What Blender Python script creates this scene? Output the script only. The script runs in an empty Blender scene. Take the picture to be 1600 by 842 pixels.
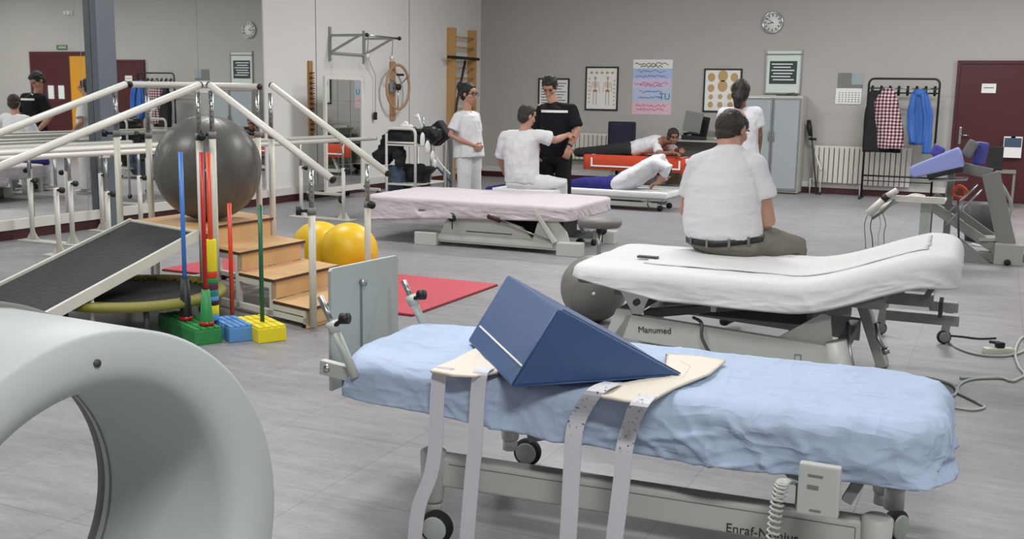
import bpy, bmesh, math, random
from mathutils import Vector as V, Matrix, noise, Euler
random.seed(7)
C = bpy.context.scene
COL = C.collection
# ---------------------------------------------------------------- camera
F_PX, PITCH, YAW, ROLL, CH = 1637.35, .16439, .43189, .01639, 1.5
fwd = V((-math.sin(YAW)*math.cos(PITCH), math.cos(YAW)*math.cos(PITCH), -math.sin(PITCH)))
a_ = V((math.cos(YAW), math.sin(YAW), 0)); b_ = a_.cross(fwd)
rgt = a_*math.cos(ROLL) + b_*math.sin(ROLL); upv = b_*math.cos(ROLL) - a_*math.sin(ROLL)
EYE = V((0, 0, CH))
cd = bpy.data.cameras.new('camera'); cam = bpy.data.objects.new('camera', cd); COL.objects.link(cam)
cd.sensor_width = 36; cd.lens = 36*F_PX/1600; cd.clip_start = .05; cd.clip_end = 200
mw = Matrix((rgt, upv, -fwd)).transposed().to_4x4(); mw.translation = EYE
cam.matrix_world = mw; C.camera = cam
# ---------------------------------------------------------------- light and exposure
w = bpy.data.worlds.new('world'); C.world = w; w.use_nodes = True
w.node_tree.nodes['Background'].inputs[0].default_value = (.93, .96, 1, 1)
w.node_tree.nodes['Background'].inputs[1].default_value = .0
C.view_settings.view_transform = 'Standard'; C.view_settings.look = 'None'
C.view_settings.gamma = 1; C.view_settings.use_curve_mapping = False
C.view_settings.exposure = 0.12
C.cycles.max_bounces = 8; C.cycles.diffuse_bounces = 5; C.cycles.glossy_bounces = 4
C.cycles.sample_clamp_indirect = 6; C.cycles.use_denoising = True
CEIL = 4.2
def area(name, x, y, sx, sy, power, col=(1, .993, .985)):
    l = bpy.data.lights.new(name, 'AREA'); l.shape = 'RECTANGLE'; l.size = sx; l.size_y = sy
    l.energy = power; l.color = col
    o = bpy.data.objects.new(name, l); o.location = (x, y, CEIL-.16); COL.objects.link(o)
LAMPS = [(-6.4, 3.5, 90), (-6.4, 8, 78), (-5.2, 13.2, 125), (-.8, 13.8, 150), (-2.5, 8.5, 100), (-2.4, 3.4, 100), (.9, -.5, 170), (3.6, 3, 60), (3.2, 9, 100), (3.2, 14.5, 160)]
for x, y, e in LAMPS:
    area('ceiling_lamp_light', x, y, 1.5, .5, e)
# ---------------------------------------------------------------- pixel helpers: where a sight line meets a real plane
def ray(px, py): return fwd + (px-800)/F_PX*rgt + (421-py)/F_PX*upv
def Z(px, py, z=0.): r = ray(px, py); return EYE + r*((z-CH)/r.z)
def PX(px, py, X): r = ray(px, py); return EYE + r*(X/r.x)
def PY(px, py, Y): r = ray(px, py); return EYE + r*(Y/r.y)
def PL(px, py, p, d):
    r = ray(px, py); n = V((-d[1], d[0], 0)); return EYE + r*(V((p[0], p[1], 0)).dot(n)/r.dot(n))
# ---------------------------------------------------------------- materials
MATS = {}
def mat(name, col, rough=.6, metal=0, spec=.5, noise_amt=0, noise_scale=8, bump=0, bump_scale=60, sheen=0, alpha=1, trans=0, coat=0):
    if name in MATS: return MATS[name]
    m = bpy.data.materials.new(name); m.use_nodes = True; nt = m.node_tree; b = nt.nodes['Principled BSDF']
    c = tuple(((v/255)/12.92 if v/255 <= .04045 else ((v/255+.055)/1.055)**2.4) for v in col)+(1,)
    b.inputs['Base Color'].default_value = c; b.inputs['Roughness'].default_value = rough
    b.inputs['Metallic'].default_value = metal; b.inputs['Specular IOR Level'].default_value = spec
    if sheen: b.inputs['Sheen Weight'].default_value = sheen
    if trans: b.inputs['Transmission Weight'].default_value = trans
    if coat: b.inputs['Coat Weight'].default_value = coat
    tc = nt.nodes.new('ShaderNodeTexCoord')
    if noise_amt:
        n = nt.nodes.new('ShaderNodeTexNoise'); n.inputs['Scale'].default_value = noise_scale; n.inputs['Detail'].default_value = 5
        nt.links.new(tc.outputs['Object'], n.inputs['Vector'])
        r = nt.nodes.new('ShaderNodeMapRange'); r.inputs[3].default_value = 1-noise_amt; r.inputs[4].default_value = 1+noise_amt
        nt.links.new(n.outputs['Fac'], r.inputs[0])
        mx = nt.nodes.new('ShaderNodeVectorMath'); mx.operation = 'SCALE'; mx.inputs[0].default_value = c[:3]
        nt.links.new(r.outputs[0], mx.inputs['Scale']); nt.links.new(mx.outputs[0], b.inputs['Base Color'])
    if bump:
        n = nt.nodes.new('ShaderNodeTexNoise'); n.inputs['Scale'].default_value = bump_scale; n.inputs['Detail'].default_value = 4
        nt.links.new(tc.outputs['Object'], n.inputs['Vector'])
        bp = nt.nodes.new('ShaderNodeBump'); bp.inputs['Strength'].default_value = bump; bp.inputs['Distance'].default_value = .01
        nt.links.new(n.outputs['Fac'], bp.inputs['Height']); nt.links.new(bp.outputs[0], b.inputs['Normal'])
    MATS[name] = m; return m
M = lambda n: MATS[n]
mat('wall', (178, 176, 171), .9, spec=.2, noise_amt=.025, noise_scale=1.2, bump=.15, bump_scale=180)
mat('wall_left', (220, 219, 216), .85, spec=.2, noise_amt=.02, noise_scale=1.2, bump=.1, bump_scale=180)
mat('ceiling', (205, 205, 200), .9)
mat('trunking', (205, 203, 198), .5)
mat('baseboard', (64, 24, 26), .5)
mat('maroon', (74, 24, 28), .42, noise_amt=.06, noise_scale=4)
mat('door_yellow', (214, 150, 40), .45)
mat('white_paint', (212, 211, 202), .35, spec=.5, noise_amt=.02)
mat('cream_paint', (206, 203, 190), .38)
mat('grey_paint', (186, 190, 184), .42, noise_amt=.02, noise_scale=5)
mat('pale_grey', (178, 186, 180), .5, noise_amt=.02, noise_scale=3)
mat('ring_shell', (176, 183, 183), .5, spec=.35)
mat('mid_grey', (120, 121, 118), .5); mat('frame_grey', (152, 154, 150), .45); mat('cabinet_grey', (188, 186, 178), .5)
mat('dark_grey', (62, 62, 62), .55)
mat('steel', (170, 172, 172), .3, metal=.9)
mat('chrome', (205, 205, 205), .15, metal=1)
mat('black', (22, 22, 24), .5)
mat('black_rubber', (28, 28, 30), .8)
mat('blue_sheet', (172, 188, 212), .9, spec=.15, noise_amt=.03, noise_scale=6, bump=.1, bump_scale=260)
mat('white_sheet', (222, 221, 223), .9, spec=.15, noise_amt=.015, bump=.1, bump_scale=260)
mat('pinkish_sheet', (200, 192, 196), .9, spec=.15, noise_amt=.02, bump=.1, bump_scale=260)
mat('towel', (228, 228, 228), .95, spec=.1, bump=.4, bump_scale=400)
mat('cream_cloth', (222, 214, 200), .95, bump=.3, bump_scale=300, noise_amt=.04, noise_scale=30)
mat('strap', (214, 214, 222), .85, bump=.3, bump_scale=500)
mat('vinyl_blue', (56, 84, 128), .38, noise_amt=.04, noise_scale=5, bump=.06, bump_scale=300)
mat('grey_vinyl', (112, 110, 108), .5)
mat('ball_grey', (88, 87, 84), .38, noise_amt=.04, noise_scale=3)
mat('ball_grey_light', (120, 120, 116), .4)
mat('ball_yellow', (238, 196, 28), .4, noise_amt=.03)
mat('red_mat', (186, 70, 84), .6, bump=.1, bump_scale=200)
mat('red_mat_edge', (128, 34, 46), .6)
mat('wood', (206, 168, 120), .5, noise_amt=.05, noise_scale=3)
mat('wood_edge', (70, 52, 38), .6)
mat('ladder_wood', (190, 148, 96), .5, noise_amt=.08, noise_scale=6)
mat('wheel_wood', (176, 138, 104), .5, noise_amt=.08, noise_scale=6)
mat('peg_wood', (170, 120, 74), .55)
mat('olive', (126, 124, 52), .6, noise_amt=.06, noise_scale=10)
mat('p_blue', (62, 120, 200), .35); mat('p_red', (176, 30, 34), .35); mat('p_orange', (206, 64, 28), .35)
mat('p_green', (30, 96, 66), .4); mat('b_green', (44, 134, 70), .5); mat('b_blue', (92, 148, 206), .5)
mat('b_yellow', (232, 216, 40), .5); mat('p_teal', (40, 130, 120), .4); mat('p_purple', (90, 40, 70), .4)
mat('skin', (178, 134, 114), .55, noise_amt=.03, noise_scale=14); mat('skin_dark', (142, 100, 82), .55, noise_amt=.03, noise_scale=14)
mat('hair', (26, 22, 20), .6, noise_amt=.15, noise_scale=60, bump=.5, bump_scale=120)
mat('hair_brown', (44, 34, 28), .6, noise_amt=.2, noise_scale=60, bump=.6, bump_scale=120)
mat('tee_white', (212, 212, 216), .9, spec=.1, bump=.1, bump_scale=300)
mat('tee_black', (24, 24, 30), .85, spec=.2)
mat('trouser_black', (26, 25, 30), .85, spec=.2)
mat('trouser_dark', (52, 52, 54), .9, spec=.1)
mat('khaki', (122, 120, 110), .9, spec=.1, noise_amt=.05, noise_scale=20)
mat('royal', (46, 44, 112), .8, spec=.2)
mat('orange_towel', (200, 74, 46), .95, bump=.4, bump_scale=300)
mat('navy', (34, 36, 56), .85); mat('lilac', (140, 150, 206), .6); mat('violet', (70, 70, 150), .6)
mat('jacket_blue', (52, 98, 170), .7); mat('jacket_black', (24, 24, 30), .85)
mat('paper', (232, 232, 230), .7); mat('frosted', (158, 167, 171), .35, noise_amt=.03, noise_scale=2)
mat('beige_box', (196, 172, 142), .6); mat('desk_grey', (150, 152, 148), .5)
mat('radiator', (206, 204, 194), .45); mat('orange_cord', (220, 90, 40), .5)
mat('column', (98, 106, 114), .45, noise_amt=.03, noise_scale=3)
mat('ink', (60, 58, 60), .8); mat('green_sign', (36, 110, 60), .5); mat('ink_blue', (90, 110, 190), .8)
mat('bone', (190, 160, 110), .8); mat('photo_dark', (44, 64, 62), .4); mat('pink_ink', (206, 90, 130), .8)
mat('glass_pale', (214, 226, 220), .2); mat('denim', (70, 84, 104), .9)
def crease(name, k=.5, sc=4.0, dist=.03):
    m = MATS[name]; nt = m.node_tree; b = nt.nodes['Principled BSDF']; L = nt.links.new
    tc = nt.nodes.new('ShaderNodeTexCoord'); prev = None
    for i, (s3, rot) in enumerate((((1, 3.2, 2), .5), ((2.6, 1, 2), -.7), ((1.5, 5, 4), .15))):
        mp = nt.nodes.new('ShaderNodeMapping'); mp.inputs['Scale'].default_value = s3; mp.inputs['Rotation'].default_value = (rot, rot*.6, rot)
        n = nt.nodes.new('ShaderNodeTexNoise'); n.inputs['Scale'].default_value = sc*(1+.5*i); n.inputs['Detail'].default_value = 1.2; n.inputs['Distortion'].default_value = .6
        L(tc.outputs['Object'], mp.inputs['Vector']); L(mp.outputs[0], n.inputs['Vector'])
        s_ = nt.nodes.new('ShaderNodeMath'); s_.operation = 'SUBTRACT'; s_.inputs[1].default_value = .5; L(n.outputs['Fac'], s_.inputs[0])
        a = nt.nodes.new('ShaderNodeMath'); a.operation = 'ABSOLUTE'; L(s_.outputs[0], a.inputs[0])
        p = nt.nodes.new('ShaderNodeMath'); p.operation = 'POWER'; p.inputs[1].default_value = .85; L(a.outputs[0], p.inputs[0])
        bp = nt.nodes.new('ShaderNodeBump'); bp.invert = True; bp.inputs['Strength'].default_value = k; bp.inputs['Distance'].default_value = dist/(1+i*.6); L(p.outputs[0], bp.inputs['Height'])
        if prev: L(prev.outputs[0], bp.inputs['Normal'])
        prev = bp
    L(prev.outputs[0], b.inputs['Normal'])
crease('blue_sheet', .5, 1.9, .05); crease('white_sheet', .2, 1.5, .04); crease('pinkish_sheet', .3, 1.5, .04); crease('tee_white', .3, 2.5, .03); crease('khaki', .4, 4, .02)
def specks(name, base, col, th=.62, sc=90):
    m = mat(name, base, .9); nt = m.node_tree; b = nt.nodes['Principled BSDF']; L = nt.links.new
    tc = nt.nodes.new('ShaderNodeTexCoord'); n = nt.nodes.new('ShaderNodeTexNoise'); n.inputs['Scale'].default_value = sc; n.inputs['Detail'].default_value = 3
    L(tc.outputs['Object'], n.inputs['Vector']); cr = nt.nodes.new('ShaderNodeValToRGB'); e = cr.color_ramp.elements
    e[0].position = th; e[0].color = tuple(b.inputs['Base Color'].default_value); e[1].position = th+.04; e[1].color = col
    L(n.outputs['Fac'], cr.inputs[0]); L(cr.outputs[0], b.inputs['Base Color'])
specks('strap_speckled', (208, 208, 214), (.10, .10, .13, 1))
# mirror
mm = mat('mirror', (236, 238, 236), .0, metal=1)
mm.node_tree.nodes['Principled BSDF'].inputs['Roughness'].default_value = .015
# floor: brushed grey vinyl tiles with faint dark joints
def floor_mat():
    m = bpy.data.materials.new('floor_vinyl'); m.use_nodes = True; nt = m.node_tree; b = nt.nodes['Principled BSDF']; L = nt.links.new
    tc = nt.nodes.new('ShaderNodeTexCoord')
    def tex(t, sc, **k):
        n = nt.nodes.new(t); mp = nt.nodes.new('ShaderNodeMapping'); mp.inputs['Scale'].default_value = sc
        L(tc.outputs['Object'], mp.inputs['Vector']); L(mp.outputs[0], n.inputs['Vector'])
        for a, v in k.items(): n.inputs[a].default_value = v
        return n
    n1 = tex('ShaderNodeTexNoise', (1.5, 6, 1), Scale=2.0, Detail=9, Roughness=.65)
    n2 = tex('ShaderNodeTexNoise', (1, 1, 1), Scale=.9, Detail=3)
    n3 = tex('ShaderNodeTexNoise', (3, 16, 1), Scale=6, Detail=4)
    cr = nt.nodes.new('ShaderNodeValToRGB')
    cr.color_ramp.elements[0].position = .28; cr.color_ramp.elements[0].color = (.165, .162, .174, 1)
    cr.color_ramp.elements[1].position = .75; cr.color_ramp.elements[1].color = (.375, .369, .380, 1)
    ad = nt.nodes.new('ShaderNodeMath'); ad.operation = 'ADD'
    m1 = nt.nodes.new('ShaderNodeMath'); m1.operation = 'MULTIPLY'; m1.inputs[1].default_value = .5
    m2 = nt.nodes.new('ShaderNodeMath'); m2.operation = 'MULTIPLY'; m2.inputs[1].default_value = .2
    m3 = nt.nodes.new('ShaderNodeMath'); m3.operation = 'MULTIPLY'; m3.inputs[1].default_value = .3
    a2 = nt.nodes.new('ShaderNodeMath'); a2.operation = 'ADD'
    L(n1.outputs['Fac'], m1.inputs[0]); L(n2.outputs['Fac'], m2.inputs[0]); L(n3.outputs['Fac'], m3.inputs[0])
    L(m1.outputs[0], ad.inputs[0]); L(m2.outputs[0], ad.inputs[1]); L(ad.outputs[0], a2.inputs[0]); L(m3.outputs[0], a2.inputs[1])
    L(a2.outputs[0], cr.inputs[0])
    br = nt.nodes.new('ShaderNodeTexBrick'); mp = nt.nodes.new('ShaderNodeMapping'); L(tc.outputs['Object'], mp.inputs['Vector'])
    mp.inputs['Location'].default_value = (.43, .25, 0); L(mp.outputs[0], br.inputs['Vector'])
    br.offset = 0; br.inputs['Scale'].default_value = 1; br.inputs['Brick Width'].default_value = .62; br.inputs['Row Height'].default_value = .62
    br.inputs['Mortar Size'].default_value = .0035; br.inputs['Mortar Smooth'].default_value = .3
    br.inputs['Color1'].default_value = (1, 1, 1, 1); br.inputs['Color2'].default_value = (.93, .93, .94, 1); br.inputs['Mortar'].default_value = (.72, .71, .72, 1)
    mx = nt.nodes.new('ShaderNodeMix'); mx.data_type = 'RGBA'; mx.blend_type = 'MULTIPLY'; mx.inputs[0].default_value = 1
    L(cr.outputs[0], mx.inputs[6]); L(br.outputs['Color'], mx.inputs[7]); L(mx.outputs[2], b.inputs['Base Color'])
    b.inputs['Roughness'].default_value = .42; b.inputs['Specular IOR Level'].default_value = .4
    return m
FLOOR = floor_mat()
def plaid():
    m = bpy.data.materials.new('plaid_cloth'); m.use_nodes = True; nt = m.node_tree; b = nt.nodes['Principled BSDF']; L = nt.links.new
    tc = nt.nodes.new('ShaderNodeTexCoord')
    outs = []
    for d in ('X', 'Z'):
        wv = nt.nodes.new('ShaderNodeTexWave'); wv.bands_direction = d; wv.inputs['Scale'].default_value = 6; wv.inputs['Distortion'].default_value = 1.5
        L(tc.outputs['Object'], wv.inputs['Vector']); outs.append(wv)
    ad = nt.nodes.new('ShaderNodeMath'); ad.operation = 'ADD'; L(outs[0].outputs['Fac'], ad.inputs[0]); L(outs[1].outputs['Fac'], ad.inputs[1])
    dv = nt.nodes.new('ShaderNodeMath'); dv.operation = 'MULTIPLY'; dv.inputs[1].default_value = .5; L(ad.outputs[0], dv.inputs[0])
    cr = nt.nodes.new('ShaderNodeValToRGB'); e = cr.color_ramp.elements
    e[0].color = (.05, .02, .03, 1); e[1].color = (.55, .48, .5, 1); e[0].position = .3; e[1].position = .7
    x = e.new(.5); x.color = (.28, .09, .10, 1)
    L(dv.outputs[0], cr.inputs[0]); L(cr.outputs[0], b.inputs['Base Color']); b.inputs['Roughness'].default_value = .9
    return m
PLAID = plaid()
def rubber():
    m = bpy.data.materials.new('studded_rubber'); m.use_nodes = True; nt = m.node_tree; b = nt.nodes['Principled BSDF']; L = nt.links.new
    tc = nt.nodes.new('ShaderNodeTexCoord'); vo = nt.nodes.new('ShaderNodeTexVoronoi'); vo.inputs['Scale'].default_value = 95; vo.inputs['Randomness'].default_value = 0
    L(tc.outputs['Object'], vo.inputs['Vector']); cr = nt.nodes.new('ShaderNodeValToRGB'); e = cr.color_ramp.elements
    e[0].position = .2; e[0].color = (.055, .057, .06, 1); e[1].position = .45; e[1].color = (.022, .023, .025, 1)
    L(vo.outputs['Distance'], cr.inputs[0]); L(cr.outputs[0], b.inputs['Base Color']); b.inputs['Roughness'].default_value = .75
    return m
RUBBER = rubber()
# ---------------------------------------------------------------- mesh builder
class MB:
    def __init__(s): s.bm = bmesh.new()
    def _add(s, vs, fs, smooth=False):
        b = [s.bm.verts.new(v) for v in vs]
        for f in fs:
            try: q = s.bm.faces.new([b[i] for i in f]); q.smooth = smooth
            except ValueError: pass
        return b
    def box(s, x0, x1, y0, y1, z0, z1, bev=0, rz=0, piv=None, mtx=None):
        t = bmesh.new(); bmesh.ops.create_cube(t, size=1)
        for v in t.verts: v.co = V(((x0+x1)/2+v.co.x*(x1-x0), (y0+y1)/2+v.co.y*(y1-y0), (z0+z1)/2+v.co.z*(z1-z0)))
        if bev:
            bmesh.ops.bevel(t, geom=list(t.edges), offset=bev, segments=2, affect='EDGES', profile=.6)
        if rz:
            p = V(piv) if piv else V(((x0+x1)/2, (y0+y1)/2, 0)); R = Matrix.Rotation(rz, 4, 'Z')
            for v in t.verts: v.co = p + R @ (v.co-p)
        if mtx is not None:
            for v in t.verts: v.co = mtx @ v.co
        s.merge(t); return s
    def merge(s, t, smooth=None):
        me = bpy.data.meshes.new('t'); t.to_mesh(me); t.free()
        if smooth is not None:
            for p in me.polygons: p.use_smooth = smooth
        s.bm.from_mesh(me); bpy.data.meshes.remove(me)
    def beam(s, p0, p1, w, h, up=(0, 0, 1), bev=0):
        p0, p1 = V(p0), V(p1); d = (p1-p0); L = d.length; d.normalize(); u = V(up)
        if abs(d.dot(u)) > .98: u = V((0, 1, 0)) if abs(d.y) < .9 else V((1, 0, 0))
        x = d.cross(u).normalized(); y = x.cross(d).normalized()
        m = Matrix((x, y, d)).transposed().to_4x4(); m.translation = (p0+p1)/2
        return s.box(-w/2, w/2, -h/2, h/2, -L/2, L/2, bev, mtx=m)
    def tube(s, pts, r, n=10, closed=False, caps=True, flat=1.0):
        pts = [V(p) for p in pts]; rr = r if isinstance(r, (list, tuple)) else [r]*len(pts); rings = []
        prev = None
        for i, p in enumerate(pts):
            if closed: d = (pts[(i+1) % len(pts)]-pts[i-1])
            else: d = (pts[min(i+1, len(pts)-1)]-pts[max(i-1, 0)])
            d.normalize()
            if prev is None:
                a = V((0, 0, 1)) if abs(d.z) < .9 else V((1, 0, 0)); x = d.cross(a).normalized()
            else:
                x = prev-d*prev.dot(d)
                x.normalize()
            prev = x; y = d.cross(x)
            rings.append([p+(x*math.cos(t)+y*math.sin(t)*flat)*rr[i] for t in [2*math.pi*k/n for k in range(n)]])
        vs = [v for R in rings for v in R]; fs = []; m = len(rings)
        for i in range(m if closed else m-1):
            j = (i+1) % m
            for k in range(n): fs.append((i*n+k, i*n+(k+1) % n, j*n+(k+1) % n, j*n+k))
        if caps and not closed:
            fs.append(tuple(reversed(range(n)))); fs.append(tuple((m-1)*n+k for k in range(n)))
        bv = s._add(vs, fs, True)
        return s
    def cyl(s, p0, p1, r0, r1=None, n=24, bev=0):
        r1 = r0 if r1 is None else r1; p0, p1 = V(p0), V(p1)
        if bev:
            d = (p1-p0).normalized()
            return s.tube([p0, p0+d*bev*.3, p0+d*bev, p1-d*bev, p1-d*bev*.3, p1], [r0-bev, r0-bev*.3, r0, r1, r1-bev*.3, r1-bev], n)
        return s.tube([p0, p1], [r0, r1], n)
    def lathe(s, prof, c, axis=(0, 0, 1), n=40, closed=False):
        a = V(axis).normalized(); x = a.orthogonal().normalized(); y = a.cross(x); c = V(c); vs = []; fs = []
        for (r, h) in prof:
            for k in range(n):
                t = 2*math.pi*k/n; vs.append(c+a*h+(x*math.cos(t)+y*math.sin(t))*r)
        m = len(prof)
        for i in range(m if closed else m-1):
            j = (i+1) % m
            for k in range(n): fs.append((i*n+k, i*n+(k+1) % n, j*n+(k+1) % n, j*n+k))
        s._add(vs, fs, True); return s
    def sph(s, c, r, n=24, sc=(1, 1, 1), mtx=None):
        t = bmesh.new(); bmesh.ops.create_uvsphere(t, u_segments=n, v_segments=n//2+2, radius=1)
        rr = V((r, r, r)) if not isinstance(r, (tuple, list)) else V(r)
        for v in t.verts:
            q = V((v.co.x*rr.x*sc[0], v.co.y*rr.y*sc[1], v.co.z*rr.z*sc[2]))
            v.co = (mtx.to_3x3() @ q if mtx is not None else q) + V(c)
        s.merge(t, True); return s
    def prism(s, poly, axis_vec, bev=0):
        poly = [V(p) for p in poly]; a = V(axis_vec); n = len(poly); t = bmesh.new()
        A = [t.verts.new(p) for p in poly]; B = [t.verts.new(p+a) for p in poly]
        t.faces.new(A); t.faces.new(list(reversed(B)))
        for i in range(n): t.faces.new([A[i], B[i], B[(i+1) % n], A[(i+1) % n]])
        if bev: bmesh.ops.bevel(t, geom=list(t.edges), offset=bev, segments=3, affect='EDGES', profile=.6)
        s.merge(t); return s
    def ribbon(s, pts, wv, th):
        pts = [V(p) for p in pts]; vs = []; fs = []
        for i, p in enumerate(pts):
            ww = V(wv[i]) if isinstance(wv, list) else V(wv)
            d = (pts[min(i+1, len(pts)-1)]-pts[max(i-1, 0)]).normalized(); n = d.cross(ww).normalized()*th/2; h = ww/2
            vs += [p-h-n, p+h-n, p+h+n, p-h+n]
        for i in range(len(pts)-1):
            for k in range(4): fs.append((i*4+k, i*4+(k+1) % 4, i*4+4+(k+1) % 4, i*4+4+k))
        m = (len(pts)-1)*4
        fs += [(3, 2, 1, 0), (m, m+1, m+2, m+3)]
        s._add(vs, fs, False); return s
    def grid(s, P, smooth=True, closeu=False):
        nu = len(P); nv = len(P[0]); vs = [p for r in P for p in r]; fs = []
        for i in range(nu if closeu else nu-1):
            for j in range(nv-1):
                k = (i+1) % nu
                fs.append((i*nv+j, k*nv+j, k*nv+j+1, i*nv+j+1))
        s._add(vs, fs, smooth); return s
def obj(name, mb, m, parent=None, smooth=None, base=None):
    """one mesh object; written in room coordinates, stored about its parent's base or its own base"""
    if isinstance(mb, MB):
        bmesh.ops.recalc_face_normals(mb.bm, faces=mb.bm.faces)
        me = bpy.data.meshes.new(name); mb.bm.to_mesh(me); mb.bm.free()
    else: me = mb; me.name = name
    if isinstance(m, str): m = MATS[m]
    me.materials.clear(); me.materials.append(m)
    if smooth is not None:
        for p in me.polygons: p.use_smooth = smooth
    o = bpy.data.objects.new(name, me); COL.objects.link(o)
    if parent is not None:
        o.parent = parent; root = parent
        while root.parent: root = root.parent
        mi = Matrix.LocRotScale(root.location, root.rotation_euler, None).inverted()
        me.transform(mi)
    else:
        xs = [v.co for v in me.vertices]
        lo = V((min(v[i] for v in xs) for i in range(3))); hi = V((max(v[i] for v in xs) for i in range(3)))
        b = V(base) if base else V(((lo.x+hi.x)/2, (lo.y+hi.y)/2, lo.z))
        me.transform(Matrix.Translation(-b)); o.location = b
    return o
def thing(name, label, cat, loc=(0, 0, 0), group=None, rz=0):
    o = bpy.data.objects.new(name, None); COL.objects.link(o); o.location = loc; o.rotation_euler = (0, 0, rz)
    o.empty_display_size = .1
    return tag(o, label, cat, group)
def tag(o, label, cat, group=None, kind=None):
    o['label'] = label; o['category'] = cat
    if group: o['group'] = group
    if kind: o['kind'] = kind
    return o
def struct(name, mb, m):
    o = obj(name, mb, m); o['kind'] = 'structure'; return o
SPLIT = {'base_frame', 'cross_bar', 'scissor_arm', 'tilt_arm', 'cross_member', 'brace', 'weight_tower', 'sub_frame', 'top_frame', 'lift_arm', 'upright', 'stand', 'leg', 'bolt', 'pipe', 'bracket', 'ramp_leg', 'arm', 'castor', 'under_frame', 'shelf_bar', 'wheel', 'spoke', 'end_cap', 'support_tab', 'control_mark', 'hour_mark', 'base_rail', 'lower_beam', 'extension_beam'}
def clusters(bm):
    bm.verts.ensure_lookup_table(); seen = set(); isl = []
    for v in bm.verts:
        if v in seen: continue
        st_, g = [v], []
        seen.add(v)
        while st_:
            q = st_.pop(); g.append(q)
            for e in q.link_edges:
                o = e.other_vert(q)
                if o not in seen: seen.add(o); st_.append(o)
        lo = [min(p.co[i] for p in g)-.003 for i in range(3)]; hi = [max(p.co[i] for p in g)+.003 for i in range(3)]; isl.append([g, lo, hi])
    k = True
    while k:
        k = False
        for i in range(len(isl)):
            for j in range(i+1, len(isl)):
                A, B = isl[i], isl[j]
                if all(A[1][d] <= B[2][d] and B[1][d] <= A[2][d] for d in range(3)):
                    isl[i] = [A[0]+B[0], [min(a, b) for a, b in zip(A[1], B[1])], [max(a, b) for a, b in zip(A[2], B[2])]]; isl.pop(j); k = True; break
            if k: break
    return [g[0] for g in isl]
def part(name, mb, m, parent, label=None):
    if name in SPLIT and isinstance(mb, MB):
        cl = clusters(mb.bm)
        if len(cl) > 1:
            first = None
            for g in cl:
                keep = set(g); nb_ = MB(); mp_ = {}
                for v in g: mp_[v] = nb_.bm.verts.new(v.co)
                for f_ in mb.bm.faces:
                    if f_.verts[0] in keep:
                        q = nb_.bm.faces.new([mp_[v] for v in f_.verts]); q.smooth = f_.smooth
                o = obj(name, nb_, m, parent); first = first or o
            mb.bm.free(); return first
    o = obj(name, mb, m, parent)
    if label: o['label'] = label
    return o
def dup(root, loc, rz=0, label=None, group=None):
    r = root.copy(); COL.objects.link(r); r.location = loc; r.rotation_euler = (0, 0, rz)
    if label: r['label'] = label
    if group: r['group'] = group
    for ch in list(root.children):
        c = ch.copy(); COL.objects.link(c); c.parent = r
        for g in list(ch.children):
            d = g.copy(); COL.objects.link(d); d.parent = c
    return r
def text_mesh(s, size, m4, depth=.001):
    cu = bpy.data.curves.new('t', 'FONT'); cu.body = s; cu.size = size; cu.extrude = depth; cu.align_x = 'CENTER'; cu.align_y = 'CENTER'
    o = bpy.data.objects.new('t', cu); COL.objects.link(o)
    dg = bpy.context.evaluated_depsgraph_get(); me = bpy.data.meshes.new_from_object(o.evaluated_get(dg))
    bpy.data.objects.remove(o); bpy.data.curves.remove(cu); me.transform(m4); return me
def wall_text(s, size, c, right=(1, 0, 0), up=(0, 0, 1), bold=0):
    r = V(right).normalized(); u = V(up).normalized(); m = Matrix((r, u, r.cross(u))).transposed().to_4x4(); m.translation = V(c)
    return text_mesh(s, size, m)
def nz(x, y, z=0): return noise.noise(V((x, y, z)))
# ================================================================ continuous surfaces (voxel-fused)
def voxmesh(mb, voxel=.008, smooth_it=4, disp=None):
    bmesh.ops.recalc_face_normals(mb.bm, faces=mb.bm.faces)
    me = bpy.data.meshes.new('v'); mb.bm.to_mesh(me); mb.bm.free()
    o = bpy.data.objects.new('v', me); COL.objects.link(o)
    md = o.modifiers.new('r', 'REMESH'); md.mode = 'VOXEL'; md.voxel_size = voxel; md.adaptivity = 0
    if smooth_it: sm = o.modifiers.new('s', 'SMOOTH'); sm.factor = .5; sm.iterations = smooth_it
    dg = bpy.context.evaluated_depsgraph_get(); dg.update(); r = bpy.data.meshes.new_from_object(o.evaluated_get(dg))
    bpy.data.objects.remove(o); bpy.data.meshes.remove(me)
    if disp:
        ns = [v.normal.copy() for v in r.vertices]
        for v, n in zip(r.vertices, ns): v.co = v.co+n*disp(v.co)
    for p in r.polygons: p.use_smooth = True
    return r
# ================================================================ SETTING
XL, YB, XR, Y0 = -8.88, 17.72, 6.5, -3.5
struct('floor', MB().box(XL-.2, XR+.2, Y0-.2, YB+.2, -.1, 0), FLOOR)
struct('ceiling', MB().box(XL-.2, XR+.2, Y0-.2, YB+.2, CEIL, CEIL+.15), 'ceiling')
struct('wall_left', MB().box(XL-.2, XL, Y0-.2, YB+.2, 0, CEIL), 'wall_left')
struct('wall_back', MB().box(XL, XR+.2, YB, YB+.2, 0, CEIL), 'wall')
struct('wall_right', MB().box(XR, XR+.2, Y0-.2, YB, 0, CEIL), 'wall')
struct('wall_front', MB().box(XL, XR, Y0-.2, Y0, 0, CEIL), 'wall')
MIRR = 11.33
struct('baseboard_left', MB().box(XL, XL+.02, Y0, YB, 0, .1, .003), 'baseboard')
struct('baseboard_back', MB().box(XL+.02, -.72, YB-.02, YB, 0, .1, .003), 'baseboard')
struct('trim_1', MB().box(XL, XL+.035, MIRR+.02, YB, .1, .2, .004), 'trunking')
struct('trim_2', MB().box(XL+.035, -.72, YB-.03, YB, .1, .19, .004), 'trunking')
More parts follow.
